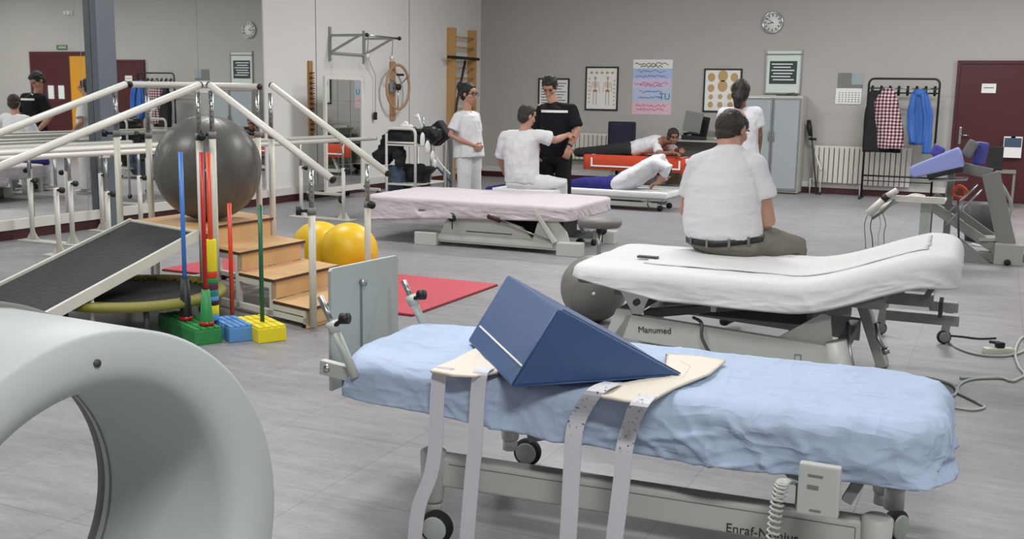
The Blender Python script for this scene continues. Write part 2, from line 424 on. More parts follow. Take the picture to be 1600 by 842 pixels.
for i, y in enumerate((12.53, 15.12)):      # panel joints of the left wall
    struct('trim_%d' % (i+3), MB().box(XL, XL+.004, y-.006, y+.006, .2, CEIL), 'mid_grey')
# mirror panels with their white bottom rail
joints = [2.0, 4.1, 6.2, 8.3, 10.09, MIRR]
mir = thing('wall_mirror', 'wall-high mirror in tall panels behind the parallel bars, on a white bottom rail', 'mirror', (XL+.01, 7, .1))
for a, b in zip(joints[:-1], joints[1:]):
    part('mirror_panel', MB().box(XL+.001, XL+.012, a+.003, b-.003, .2, CEIL-.02), 'mirror', mir)
part('bottom_rail', MB().box(XL+.002, XL+.04, 2.0, MIRR, .1, .2, .004), 'white_paint', mir)
part('side_trim', MB().box(XL+.001, XL+.02, MIRR, MIRR+.02, .1, CEIL-.02), 'trunking', mir)
# steel column in front of the mirror
cb = Z(163, 357); ca = PX(137, 100, -8.78); 
colx = -8.62; yA = PX(136, 60, -8.5).y; yB2 = PX(184, 60, -8.5).y
cm = MB()
struct('trim_5', MB().box(-8.866, -8.775, 8.44, 8.70, 0, CEIL, .004), 'column')
def strip(mb, p0, p1, w, y):
    d = V((p1[0]-p0[0], p1[1]-p0[1])); 
    if d.length < 1e-5: return
    n = V((-d.y, d.x)).normalized()*w/2
    mb._add([(p0[0]-n.x, y, p0[1]-n.y), (p1[0]-n.x, y, p1[1]-n.y), (p1[0]+n.x, y, p1[1]+n.y), (p0[0]+n.x, y, p0[1]+n.y)], [(0, 1, 2, 3)])
# doors in the back wall
dm = MB(); x0 = -.70
d1 = thing('door_1', 'maroon door with a small white sign beside the coat rack', 'door', (x0+.5, YB, 0)); d1['kind'] = 'structure'
part('door_frame', MB().box(x0, x0+.05, YB-.05, YB, 0, 2.14).box(x0+1.10, x0+1.15, YB-.05, YB, 0, 2.14).box(x0+.05, x0+1.10, YB-.05, YB, 2.09, 2.14), 'maroon', d1)
part('door_leaf', MB().box(x0+.05, x0+1.10, YB-.035, YB, 0, 2.09, .003), 'maroon', d1)
hp = PY(1500, 211, YB-.05)
part('handle', MB().box(hp.x-.02, hp.x+.02, YB-.045, YB-.035, hp.z-.14, hp.z+.12, .003).tube([(hp.x, YB-.045, hp.z), (hp.x, YB-.09, hp.z), (hp.x+.13, YB-.09, hp.z)], .01), 'chrome', d1)
sg = PY(1545, 138, YB-.04)
part('sign', MB().box(sg.x-.1, sg.x+.1, YB-.04, YB-.034, sg.z-.07, sg.z+.07), 'paper', d1, 'small white sign')
mb = MB(); strip(mb, (sg.x-.07, sg.z+.008), (sg.x+.07, sg.z+.008), .016, YB-.0415); part('faint_line', mb, 'mid_grey', d1)
# emergency double door seen only in the mirror
X1 = 2.0
d2 = thing('door_2', 'maroon and yellow emergency door under the green sign, seen in the wall mirror', 'door', (3, YB, 0)); d2['kind'] = 'structure'
def virt(px, py): 
    p = PY(px, py, YB-.02); return V((2*XL-p.x, p.y, p.z))
eA = virt(108, 100).x; eB = virt(46, 100).x; eC = virt(150, 100).x
part('door_leaf', MB().box(eA, eB, YB-.04, YB, 0, 2.32, .003), 'maroon', d2)
part('open_leaf', MB().box(eC-.35, eA, YB-.03, YB, 0, 2.22, .003), 'door_yellow', d2, 'yellow door leaf')
part('top_panel', MB().box(eC-.35, eA, YB-.04, YB, 2.22, 2.32, .003), 'maroon', d2)
for px in (80, 96):
    v = virt(px, 144)
    part('notice', MB().box(v.x-.09, v.x+.09, YB-.045, YB-.041, v.z-.15, v.z+.15), 'paper', d2, 'white paper notice')
v = virt(95, 74)
es = thing('exit_sign', 'green emergency exit sign above the maroon and yellow door', 'sign', (v.x, YB, v.z))
part('sign_plate', MB().box(v.x-.16, v.x+.16, YB-.02, YB, v.z-.05, v.z+.05), 'green_sign', es)
part('sign_text', wall_text('SALIDA', .075, (v.x-.02, YB-.022, v.z)), 'paper', es)
v = virt(106, 20)
el = thing('emergency_light', 'pair of small white emergency lamps high above the exit sign', 'lamp', (v.x, YB, v.z))
part('housing', MB().box(v.x-.12, v.x+.12, YB-.05, YB, v.z-.05, v.z+.05, .012), 'paper', el)
for s in (-1, 1): part('lamp_head', MB().sph((v.x+s*.06, YB-.06, v.z), .045, 16), 'glass_pale', el)
# ceiling lamps
cl0 = None
for i, (x, y, e_) in enumerate(LAMPS):
    if cl0 is None:
        cl0 = thing('ceiling_lamp', 'long white twin-tube ceiling lamp above the therapy hall', 'lamp', (x, y, CEIL-.12), 'ceiling lamps')
        part('housing', MB().box(x-.8, x+.8, y-.28, y+.28, CEIL-.09, CEIL, .01), 'white_paint', cl0)
        for s in (-1, 1): part('lamp_tube', MB().cyl((x-.72, y+s*.14, CEIL-.11), (x+.72, y+s*.14, CEIL-.11), .016, n=12), 'paper', cl0)
    else: dup(cl0, (x, y, CEIL-.12))
# ================================================================ BACK WALL THINGS
W = YB-.001
def rect_px(x0, y0, x1, y1, Y=W):
    a = PY(x0, y0, Y); b = PY(x1, y1, Y); return a.x, b.x, b.z, a.z
def frame_poster(name, label, px, cat='poster', fw=.025, fm='black', group=None, pm='paper'):
    ax, bx, z0, z1 = rect_px(*px)
    t = thing(name, label, cat, ((ax+bx)/2, YB, z0), group)
    part('frame', MB().box(ax, ax+fw, W-.025, W, z0, z1).box(bx-fw, bx, W-.025, W, z0, z1).box(ax+fw, bx-fw, W-.025, W, z0, z0+fw).box(ax+fw, bx-fw, W-.025, W, z1-fw, z1), fm, t)
    part('sheet_of_paper', MB().box(ax+fw, bx-fw, W-.012, W, z0+fw, z1-fw), pm, t)
    return t, ax, bx, z0, z1
def disc(mb, cx, cz, rx, rz, y, n=14):
    mb._add([(cx+rx*math.cos(2*math.pi*k/n), y, cz+rz*math.sin(2*math.pi*k/n)) for k in range(n)], [tuple(range(n))])
def skeleton(mb, cx, zb, h, y):
    S = h; disc(mb, cx, zb+S*.94, S*.045, S*.06, y)
    strip(mb, (cx, zb+S*.5), (cx, zb+S*.9), S*.025, y)
    for k in range(6): strip(mb, (cx-S*.09, zb+S*(.62+.035*k)), (cx+S*.09, zb+S*(.62+.035*k)), S*.014, y)
    disc(mb, cx, zb+S*.5, S*.09, S*.045, y)
    for s in (-1, 1):
        strip(mb, (cx+s*S*.05, zb+S*.5), (cx+s*S*.06, zb), S*.025, y)
        strip(mb, (cx+s*S*.11, zb+S*.8), (cx+s*S*.15, zb+S*.6), S*.018, y); strip(mb, (cx+s*S*.15, zb+S*.6), (cx+s*S*.17, zb+S*.44), S*.016, y)
t, ax, bx, z0, z1 = frame_poster('anatomy_poster', 'black-framed chart of two skeletons above the navy chair', (916, 104, 965, 173))
mb = MB(); wd = bx-ax; hh = z1-z0
skeleton(mb, ax+wd*.3, z0+hh*.12, hh*.66, W-.014); skeleton(mb, ax+wd*.68, z0+hh*.12, hh*.66, W-.014)
for k in range(5): disc(mb, ax+wd*(.18+.16*k), z1-hh*.14, wd*.045, hh*.03, W-.014)
for k in range(14): disc(mb, ax+wd*(.12 if k % 2 else .88), z0+hh*(.14+.045*k), wd*.03, hh*.015, W-.014)
part('printed_bones', mb, 'bone', t)
t, ax, bx, z0, z1 = frame_poster('anatomy_poster', 'black-framed chart of skull views, behind the woman with the ponytail', (1101, 107, 1157, 176))
mb = MB(); wd = bx-ax; hh = z1-z0
for (u, v2, r) in [(.2, .8, .1), (.5, .83, .13), (.8, .8, .1), (.2, .55, .09), (.5, .6, .13), (.8, .55, .1), (.2, .35, .06), (.45, .36, .06), (.7, .36, .07), (.2, .17, .07), (.45, .17, .07), (.72, .17, .07)]:
    disc(mb, ax+wd*u, z0+hh*v2, wd*r, wd*r*1.15, W-.014)
part('printed_skulls', mb, 'bone', t)
t, ax, bx, z0, z1 = frame_poster('framed_print', 'small black-framed print half hidden behind the therapist in black', (842, 122, 889, 176))
mb = MB()
for k in range(9): strip(mb, (ax+.06, z1-.09-.05*k), (bx-.06-.04*(k % 3), z1-.09-.05*k), .012, W-.014)
part('printed_lines', mb, 'ink', t)
# coloured paper poster
ax, bx, z0, z1 = rect_px(990, 93, 1048, 180)
t = thing('paper_poster', 'unframed pink and blue banded paper poster between the two anatomy charts', 'poster', ((ax+bx)/2, YB, z0))
part('sheet_of_paper', MB().box(ax, bx, W-.004, W, z0, z1), 'paper', t)
H_ = z1-z0
for (a, b, c, nme) in [(.66, .84, (176, 190, 226), 'poster_blue'), (.48, .66, (206, 196, 222), 'poster_lilac'), (.24, .48, (186, 200, 224), 'poster_paleblue'), (0, .24, (222, 190, 204), 'poster_pink')]:
    mat(nme, c, .8); part('colour_band', MB().box(ax, bx, W-.006, W-.004, z0+H_*a, z0+H_*b), nme, t)
def scribble(cx, cz, wd, hh, n, seed):
    mb = MB(); rnd = random.Random(seed); x = cx-wd/2; pz = cz
    for k in range(n):
        nx = x+wd/n; nzz = cz+rnd.uniform(-hh, hh)/2; strip(mb, (x, pz), (nx, nzz), .010, W-.008); x = nx; pz = nzz
    return mb
cxm = (ax+bx)/2
for i, (v2, c, wd) in enumerate([(.92, 'ink', .6), (.88, 'ink', .4), (.79, 'ink_blue', .5), (.70, 'ink_blue', .55), (.57, 'pink_ink', .6), (.53, 'pink_ink', .4), (.42, 'ink_blue', .4), (.32, 'ink_blue', .45), (.17, 'pink_ink', .55), (.1, 'pink_ink', .5)]):
    part('handwriting', scribble(cxm-.02, z0+H_*v2, wd, .05, 26, i), c, t)
part('lettering', wall_text('TU', .15, (bx-.12, W-.008, z0+H_*.33)), 'p_teal', t)
# notice board with green glass frame and dark photograph
ax, bx, z0, z1 = rect_px(1198, 77, 1251, 147)
t = thing('photo_frame', 'pale aluminium frame with a dark green photograph below the wall clock', 'picture', ((ax+bx)/2, YB, z0))
part('frame', MB().box(ax, ax+.02, W-.03, W, z0, z1).box(bx-.02, bx, W-.03, W, z0, z1).box(ax+.02, bx-.02, W-.03, W, z0, z0+.02).box(ax+.02, bx-.02, W-.03, W, z1-.02, z1), 'steel', t)
part('backing', MB().box(ax+.02, bx-.02, W-.015, W, z0+.02, z1-.02), 'glass_pale', t)
part('photograph', MB().box(ax+.07, bx-.08, W-.018, W-.015, z0+.16, z1-.19), 'photo_dark', t)
mb = MB()
for k in range(6): strip(mb, (ax+.1+.03*(k % 2), z1-.24-.05*k), (bx-.12-.03*((k+1) % 3), z1-.24-.05*k), .018, W-.02)
part('photo_lettering', mb, 'paper', t)
part('top_bar', MB().box(ax, bx, W-.035, W, z1-.09, z1-.075), 'mid_grey', t)
# clock
cc = PY(1207.5, 35.5, YB); rc = .175
t = thing('wall_clock', 'round chrome-rimmed wall clock above the framed photograph', 'clock', (cc.x, YB, cc.z))
part('rim', MB().lathe([(rc-.03, 0), (rc, -.0), (rc, -.03), (rc-.008, -.045), (rc-.028, -.04), (rc-.03, -.02)], (cc.x, YB, cc.z), (0, 1, 0), 48), 'chrome', t)
part('dial', MB().cyl((cc.x, YB-.02, cc.z), (cc.x, YB, cc.z), rc-.02, n=48), 'paper', t)
mb = MB()
for k in range(12):
    a = math.pi/6*k; strip(mb, (cc.x+math.sin(a)*.10, cc.z+math.cos(a)*.10), (cc.x+math.sin(a)*.135, cc.z+math.cos(a)*.135), .014, YB-.022)
part('hour_mark', mb, 'ink', t)
mb = MB(); strip(mb, (cc.x+.01, cc.z+.003), (cc.x-.085, cc.z-.02), .012, YB-.024); strip(mb, (cc.x+.02, cc.z-.01), (cc.x-.10, cc.z+.07), .008, YB-.025)
part('hand', mb, 'black', t)
# calendar
ax, bx, z0, z1 = rect_px(1310, 114, 1346, 163); zm = PY(1328, 138, YB).z
t = thing('wall_calendar', 'wall calendar with a grey landscape photograph, above the ribbed radiator', 'calendar', ((ax+bx)/2, YB, z0))
part('picture_page', MB().box(ax, bx, W-.008, W, zm, z1), 'mid_grey', t, 'grey photo page')
part('sky_patch', MB().box(ax+(bx-ax)*.55, bx, W-.010, W-.008, zm+.06, z1), 'frosted', t)
part('date_page', MB().box(ax-.02, bx-.01, W-.012, W, z0, zm), 'paper', t)
mb = MB()
for r in range(5):
    for c in range(7): strip(mb, (ax+.03+.05*c, zm-.07-.035*r), (ax+.05+.05*c, zm-.07-.035*r), .012, W-.0135)
part('date_figures', mb, 'ink', t)
# radiators
def radiator(x0, x1, z0, z1, label, y1=YB-.04):
    t = thing('radiator', label, 'radiator', ((x0+x1)/2, y1-.05, z0), 'white radiators on the back wall' if False else None)
    n = max(2, int(round((x1-x0)/.08))); s = (x1-x0)/n; mb = MB()
    for k in range(n):
        mb.box(x0+k*s+.006, x0+(k+1)*s-.006, y1-.09, y1-.02, z0, z1, .012)
    part('fins', mb, 'radiator', t)
    part('top_grille', MB().box(x0, x1, y1-.085, y1-.025, z1-.01, z1+.02, .006), 'radiator', t)
    part('pipe', MB().tube([(x0-.04, y1-.05, z0+.05), (x0+.05, y1-.05, z0+.05)], .014).tube([(x0-.04, y1-.05, z0+.05), (x0-.04, y1-.05, 0)], .014), 'radiator', t)
    part('bracket', MB().box(x0+.2, x0+.24, y1-.03, YB-.034, z0+.3, z0+.36).box(x1-.24, x1-.2, y1-.03, YB-.034, z0+.3, z0+.36), 'radiator', t)
    return t
ra = rect_px(1273, 229, 1348, 288, YB-.1); rb = rect_px(1352, 231, 1421, 293, YB-.1)
radiator(ra[0], ra[1], ra[2], ra[3], 'white ribbed radiator between the cabinet and the coat rack')
radiator(rb[0], rb[1], rb[2], rb[3], 'white ribbed radiator behind the coat rack, under the hanging jackets')
rc_ = rect_px(893, 209, 1120, 258, YB-.1)
radiator(rc_[0], rc_[0]+1.0, rc_[2], rc_[3], 'white ribbed radiator below the skeleton chart, behind the dark chair')
radiator(rc_[0]+1.9, rc_[1], rc_[2], rc_[3], 'white ribbed radiator behind the desk, under the coloured poster')
# cabinet
ax = PY(1150, 150, 17.25).x; bx = PY(1254, 150, 17.25).x; zt = PY(1240, 150, 17.25).z
t = thing('storage_cabinet', 'tall pale cabinet with frosted glass doors under the framed photograph', 'cabinet', ((ax+bx)/2, 17.45, 0))
part('body', MB().box(ax, bx, 17.27, YB-.04, .02, zt, .004), 'cabinet_grey', t)
part('plinth', MB().box(ax+.02, bx-.02, 17.3, YB-.06, 0, .03), 'dark_grey', t)
xm = PY(1206, 200, 17.25).x
for i, (a, b) in enumerate(((ax+.01, xm-.003), (xm+.003, bx-.01))):
    d = part('cabinet_door', MB().box(a, b, 17.245, 17.268, .05, zt-.03, .003), 'steel', t)
    part('glass_pane', MB().box(a+.03, b-.03, 17.24, 17.246, .09, zt-.07), 'frosted', d)
    part('handle', MB().cyl((xm+(-.04 if i == 0 else .04), 17.22, .84), (xm+(-.04 if i == 0 else .04), 17.22, 1.0), .008, n=10), 'mid_grey', d)
t = thing('desk_lamp', 'small flat dark object on top of the tall cabinet', 'lamp', (bx-.3, 17.45, zt))
part('base', MB().box(bx-.45, bx-.12, 17.4, 17.5, zt, zt+.025, .008), 'dark_grey', t)
part('arm', MB().tube([(bx-.3, 17.45, zt+.025), (bx-.16, 17.45, zt+.05)], .008), 'dark_grey', t)
# umbrella / crutches between cabinet and radiator
p0 = PY(1264, 188, 17.5); p1 = PY(1276, 262, 17.35)
t = thing('crutch', 'black forearm crutch leaning in the gap beside the cabinet', 'crutch', (p1.x, p1.y, 0))
part('shaft', MB().tube([(p0.x, 17.62, p0.z), (p1.x, 17.5, 0.03)], .014), 'dark_grey', t)
part('arm_cuff', MB().tube([(p0.x-.02, 17.6, p0.z), (p0.x+.0, 17.58, p0.z-.12), (p0.x+.03, 17.58, p0.z-.25)], [.03, .045, .03], 12), 'black', t)
part('handgrip', MB().cyl((p0.x+.01, 17.6, p0.z-.3), (p0.x+.12, 17.55, p0.z-.3), .02), 'black', t)
part('rubber_foot', MB().cyl((p1.x, 17.5, 0), (p1.x, 17.5, .05), .02), 'black_rubber', t)
t = thing('walking_cane', 'white cane standing in front of the ribbed radiator by the black crutch', 'cane', (PY(1281, 305, 17.3).x, 17.45, 0))
q0 = PY(1274, 240, 17.5); q1 = Z(1281, 304); q1.y = 17.45
part('shaft', MB().tube([(q0.x, 17.55, q0.z), (q0.x+.1, 17.5, .4), (q1.x, 17.46, .02)], .012), 'white_paint', t)
part('rubber_foot', MB().cyl((q1.x, 17.46, 0), (q1.x, 17.46, .04), .018), 'black_rubber', t)
part('collar', MB().cyl((q0.x+.1, 17.5, .38), (q0.x+.103, 17.5, .44), .02), 'white_paint', t)
# coat rack
RY = 17.25
xl = PY(1353, 200, RY).x; xr = PY(1463, 200, RY).x; zt = PY(1400, 123, RY).z; zb = PY(1400, 138, RY).z; zr = PY(1400, 276, RY).z
t = thing('coat_rack', 'black metal coat rack hung with jackets in front of the radiator', 'coat rack', ((xl+xr)/2, RY, 0))
fr = MB(); pts = [(xl, RY, .03), (xl, RY, zt-.08)]
for k in range(5): a = math.pi/2*k/4; pts.append((xl+.08-.08*math.cos(a), RY, zt-.08+.08*math.sin(a)))
for k in range(5): a = math.pi/2*k/4; pts.append((xr-.08+.08*math.sin(a), RY, zt-.08+.08*math.cos(a)))
pts += [(xr, RY, .03)]
fr.tube(pts, .017); part('frame', fr, 'black', t)
part('hook_rail', MB().tube([(xl, RY, zb), (xr, RY, zb)], .013), 'steel', t)
part('lower_rail', MB().tube([(xl, RY, zb-.07), (xr, RY, zb-.07)], .012), 'black', t)
part('shelf_bar', MB().tube([(xl, RY, zr), (xr, RY, zr)], .014).tube([(xl, RY, zr-.08), (xr, RY, zr-.08)], .008), 'black', t)
for x in (xl, xr): part('foot', MB().box(x-.02, x+.02, RY-.25, RY+.2, 0, .035, .008), 'black', t)
for k in range(8):
    x = xl+.06+(xr-xl-.12)*k/7
    part('hook', MB().tube([(x, RY-.02, zb+.03), (x, RY-.05, zb-.02), (x, RY-.06, zb-.1), (x, RY-.09, zb-.06)], [.02, .022, .02, .016], 8), 'black', t)
def garment(name, label, pts_px, thick, m, y, lapel=None, cat='jacket', seed=1):
    P = [PY(px, py, y) for px, py in pts_px]   # left outline down, right outline down pairs
    n = len(P)//2; ringsU = 28; rows = []
    Ls = P[:n]; Rs = P[n:]
    K = 26
    def interp(A, t):
        f = t*(len(A)-1); i = min(int(f), len(A)-2); return A[i].lerp(A[i+1], f-i)
    for i in range(K):
        t = i/(K-1); a = interp(Ls, t); b = interp(Rs, t); c = (a+b)/2; hw = (b-a).length/2; row = []
        for k in range(ringsU):
            an = 2*math.pi*k/ringsU; fold = .012*math.sin(an*5+seed)+.03*nz(math.cos(an)*2+seed, t*2.5, math.sin(an)*2)
            dd = min(thick, .02+thick*t*2.5)
            x = c.x+math.cos(an)*(hw+fold*.6); yy = y+math.sin(an)*(dd+fold)
            row.append((x, yy, c.z+.02*nz(an*1.5, t*3, seed)*(t > .9)))
        rows.append(row)
    rows = [[(c.x, y, rows[0][0][2]) for c in [(V(rows[0][0])+V(rows[0][ringsU//2]))/2]*ringsU]]+rows
    rows.append([tuple((V(rows[-1][0])+V(rows[-1][ringsU//2]))/2) for _ in range(ringsU)])
    g = MB().grid([[rows[j][i] for j in range(len(rows))] for i in range(ringsU)], True, True)
    return g
def hang(name, label, cat, m, pts, thick, y, seed):
    o = obj(name, garment(name, label, pts, thick, m, y, seed=seed), m); tag(o, label, cat, 'clothes on the coat rack' if False else None); return o
hang('jacket', 'black coat hanging on the coat rack against the checked shirt', 'jacket', 'jacket_black', [(1360, 141), (1352, 172), (1348, 205), (1347, 236), (1376, 141), (1380, 172), (1384, 205), (1384, 238)], .10, RY-.16, 1)
o = hang('shirt', 'red white and black checked shirt hanging on the coat rack', 'shirt', 'jacket_black', [(1382, 138), (1366, 158), (1363, 190), (1366, 232), (1395, 138), (1404, 158), (1410, 190), (1414, 232)], .12, RY-.2, 4)
o.data.materials[0] = PLAID
o = hang('jacket', 'dark jacket hem showing below the checked shirt on the rack', 'jacket', 'jacket_black', [(1380, 160), (1376, 190), (1374, 220), (1372, 238), (1396, 160), (1402, 190), (1406, 220), (1408, 238)], .05, RY-.06, 5)
# blue jacket with hanging sleeve
bt = thing('jacket', 'bright blue jacket hanging on the black coat rack', 'jacket', (PY(1437, 200, RY).x, RY-.16, PY(1437, 240, RY).z))
part('body', garment('b', '', [(1428, 140), (1422, 165), (1419, 195), (1420, 226), (1446, 140), (1450, 165), (1452, 195), (1450, 226)], .08, '', RY-.16, seed=7), 'jacket_blue', bt)
part('sleeve', garment('b', '', [(1440, 146), (1444, 180), (1441, 215), (1440, 240), (1450, 146), (1457, 180), (1456, 215), (1452, 240)], .05, '', RY-.26, seed=9), 'jacket_blue', bt)
part('sleeve', garment('b', '', [(1424, 146), (1418, 175), (1418, 200), (1421, 222), (1432, 146), (1429, 175), (1429, 200), (1431, 224)], .045, '', RY-.26, seed=11), 'jacket_blue', bt)
part('hood', MB().sph(PY(1437, 146, RY-.16), (.09, .06, .07), 16), 'jacket_blue', bt)
# ================================================================ LEFT WALL THINGS
WL = XL+.001
def pw(px, py, off=.0): return PX(px, py, XL+off)
# peg ladder
a = pw(483, 95); b = pw(484, 212)
t = thing('peg_board', 'narrow vertical wooden finger ladder beside the end of the mirror', 'finger ladder', (XL, a.y, b.z))
part('board', MB().box(WL, WL+.03, a.y-.045, a.y+.045, b.z, a.z, .004), 'peg_wood', t)
for k in range(24):
    z = b.z+.05+(a.z-.22-b.z)*k/23
    part('peg', MB().box(WL+.03, WL+.075, a.y-.04, a.y+.02, z-.006, z+.012, .003), 'wood_edge' if k % 2 else 'peg_wood', t)
# chin-up frame / pulley bracket
y0 = pw(514, 52).y; y1 = pw(567, 60).y; z1 = pw(514, 53).z; z0 = pw(515, 82).z; D = .62
t = thing('pulley_frame', 'grey steel wall bracket with pulleys high above the posture mirror', 'wall bracket', (XL, (y0+y1)/2, z0))
fr = MB()
for y in (y0, y1):
    fr.box(WL, WL+.03, y-.02, y+.02, z0-.12, z1+.1)
    fr.beam((WL+.02, y, z1-.02), (WL+D, y, z1-.02), .035, .035)
    fr.beam((WL+.02, y, z0), (WL+D-.12, y, z1-.03), .03, .03)
fr.beam((WL+.02, y0, z0), (WL+.02, y1, z0), .03, .03)
part('frame', fr, 'frame_grey', t)
part('front_bar', MB().tube([(WL+D, y0-.05, z1-.02), (WL+D, y1+.05, z1-.02)], .013), 'steel', t)
for y in (y0, y1): part('end_cap', MB().sph((WL+D+.02, y, z1-.02), .03, 12), 'black', t)
for i, (y, zl) in enumerate(((y0+.12, z1-.28), (y1-.1, z1-.28))):
    part('rope', MB().tube([(WL+D, y-.05, z1-.02), (WL+D-.05, y, zl)], .006, 6), 'mid_grey', t)
    part('pulley', MB().cyl((WL+D-.07, y, zl-.03), (WL+D-.03, y, zl-.03), .04, n=16), 'white_paint', t)
hz = pw(582, 175)
part('long_cord', MB().tube([(WL+.10, y1-.0, z1-.32), (WL+.06, hz.y, hz.z+.55), (WL+.05, hz.y, hz.z)], .005, 6), 'mid_grey', t)
part('cord_grip', MB().box(WL+.03, WL+.07, hz.y-.03, hz.y+.03, hz.z-.12, hz.z, .01), 'black', t)
# posture mirror standing on the floor near the wall
A = Z(508, 322); Bf = Z(566, 318)
yA = PX(507, 200, XL+.45).y; yB_ = PX(566, 200, XL+.45).y; zt = PX(536, 120, XL+.45).z
xm = XL+.45
t = thing('standing_mirror', 'white framed posture mirror on a low base behind the ends of the bars', 'mirror', (xm, (yA+yB_)/2, 0))
part('frame', MB().box(xm-.02, xm+.02, yA, yA+.045, .16, zt).box(xm-.02, xm+.02, yB_-.045, yB_, .16, zt).box(xm-.02, xm+.02, yA+.045, yB_-.045, zt-.04, zt).box(xm-.02, xm+.02, yA+.045, yB_-.045, .16, .2), 'white_paint', t)
part('mirror_glass', MB().box(xm-.008, xm+.008, yA+.045, yB_-.045, .2, zt-.04), 'mirror', t)
g = MB(); 
for k in range(1, 3): g.box(xm+.009, xm+.011, yA+(yB_-yA)*k/3-.003, yA+(yB_-yA)*k/3+.003, .2, zt-.04)
for k in range(1, 5): g.box(xm+.009, xm+.011, yA+.045, yB_-.045, .2+(zt-.24)*k/5-.003, .2+(zt-.24)*k/5+.003)
part('posture_lines', g, 'mid_grey', t)
part('stand', MB().box(xm-.3, xm+.3, yA-.02, yA+.02, .1, .14, .005).box(xm-.3, xm+.3, yB_-.02, yB_+.02, .1, .14, .005).box(xm-.02, xm+.02, yA, yB_, .12, .16, .005), 'white_paint', t)
for sx in (-.27, .27):
    for y in (yA, yB_): part('castor', MB().cyl((xm+sx, y-.015, .05), (xm+sx, y+.015, .05), .05, n=16).box(xm+sx-.01, xm+sx+.01, y-.022, y+.022, .05, .11), 'dark_grey', t)
# shoulder wheel
c = pw(622, 136, .16); R_ = .36
t = thing('shoulder_exerciser', 'round wooden exercise wheel mounted on a board beside the posture mirror', 'exercise wheel', (XL, c.y, c.z))
bz0 = pw(611, 188).z; bz1 = pw(611, 96).z; by = pw(612, 150).y
part('wall_board', MB().box(WL, WL+.035, by-.07, by+.07, bz0, bz1, .01), 'wheel_wood', t)
part('axle', MB().cyl((WL+.03, c.y, c.z), (c.x, c.y, c.z), .03).box(WL+.035, WL+.1, c.y-.05, c.y+.05, c.z-.08, c.z+.08, .01), 'steel', t)
part('rim', MB().lathe([(R_-.035, -.012), (R_+.0, -.014), (R_+.004, 0), (R_, .014), (R_-.035, .012), (R_-.04, 0)], (c.x, c.y, c.z), (1, 0, 0), 56, closed=True), 'wheel_wood', t)
for k in range(3):
    a = math.pi*2*k/3+.5
    part('spoke', MB().tube([(c.x, c.y, c.z), (c.x, c.y+math.cos(a)*(R_-.02), c.z+math.sin(a)*(R_-.02))], .010), 'steel', t)
part('hub', MB().cyl((c.x-.02, c.y, c.z), (c.x+.03, c.y, c.z), .05), 'black', t)
part('handle', MB().cyl((c.x, c.y-.03, c.z+.19), (c.x+.12, c.y-.03, c.z+.19), .018).cyl((c.x, c.y-.04, c.z+.19), (c.x+.02, c.y+.05, c.z+.19), .012), 'black', t)
smooth_ = lambda p: p
# wall bars
ya = PX(712, 60, XL+.16).y; yb = PX(744, 60, XL+.16).y; zt = PX(712, 43, XL+.16).z
t = thing('wall_bars', 'tall wooden wall bars in the corner behind the woman with glasses', 'wall bars', (XL, (ya+yb)/2, 0))
for y in (ya, yb):
    part('upright', MB().box(WL, WL+.16, y-.03, y+.03, 0, zt, .005), 'ladder_wood', t)
for k in range(14):
    z = .2+(zt-.35)*k/13
    part('rung', MB().tube([(WL+.12, ya, z), (WL+.12, yb, z)], .016, 10, flat=1), 'ladder_wood', t)
for zz, dx in ((pw(740, 92, .2).z, .0),):
    part('clamp_bar', MB().beam((WL+.17, ya-.28, zz), (WL+.17, yb+.08, zz), .05, .05), 'black', t)
    part('strap_rod', MB().tube(smooth_([PX(727, 95, XL+.25), PX(724, 110, XL+.25), PX(714, 160, XL+.25), PX(708, 210, XL+.25), PX(706, 260, XL+.25)]), .022), 'black', t)
# plaid-cord: dark rod standing in front of bars
# ================================================================ PARALLEL BARS
def bars(label, xs, ya, yb, z, postY, group=None):
    t = thing('parallel_bars', label, 'parallel bars', ((xs[0]+xs[1])/2, (ya+yb)/2, 0))
    for x in xs:
        part('hand_bar', MB().tube([(x, ya, z), (x, yb, z)], .024, 16), 'white_paint', t)
        part('end_cap', MB().cyl((x, yb, z), (x, yb+.02, z), .023).cyl((x, ya-.02, z), (x, ya, z), .023), 'mid_grey', t)
    for y in postY:
        part('base_plate', MB().box(xs[0]-.14, xs[1]+.14, y-.07, y+.07, 0, .015, .004), 'white_paint', t)
        for x in xs:
            p = part('post', MB().cyl((x, y, .015), (x, y, .62), .023, n=16).prism([(x-.09, y, .015), (x+.09, y, .015), (x+.02, y, .11), (x-.02, y, .11)], (0, .004, 0)), 'white_paint', t)
            part('telescopic_tube', MB().cyl((x, y, .6), (x, y, z-.02), .015, n=12), 'steel', p)
            part('clamp_knob', MB().cyl((x+.02, y, .60), (x+.07, y, .60), .012).cyl((x+.06, y, .60), (x+.085, y, .60), .028, n=12), 'black', p)
            part('saddle', MB().box(x-.018, x+.018, y-.04, y+.04, z-.04, z-.01, .004), 'white_paint', p)
    return t
bars('longer white parallel bars ending in front of the posture mirror', (-7.65, -7.04), 2.2, 11.15, .95, (3.9, 6.8, 10.45))
bars('shorter white parallel bars between the wall mirror and the longer pair', (-8.62, -8.08), 3.0, 8.7, .93, (4.6, 7.35, 8.25))
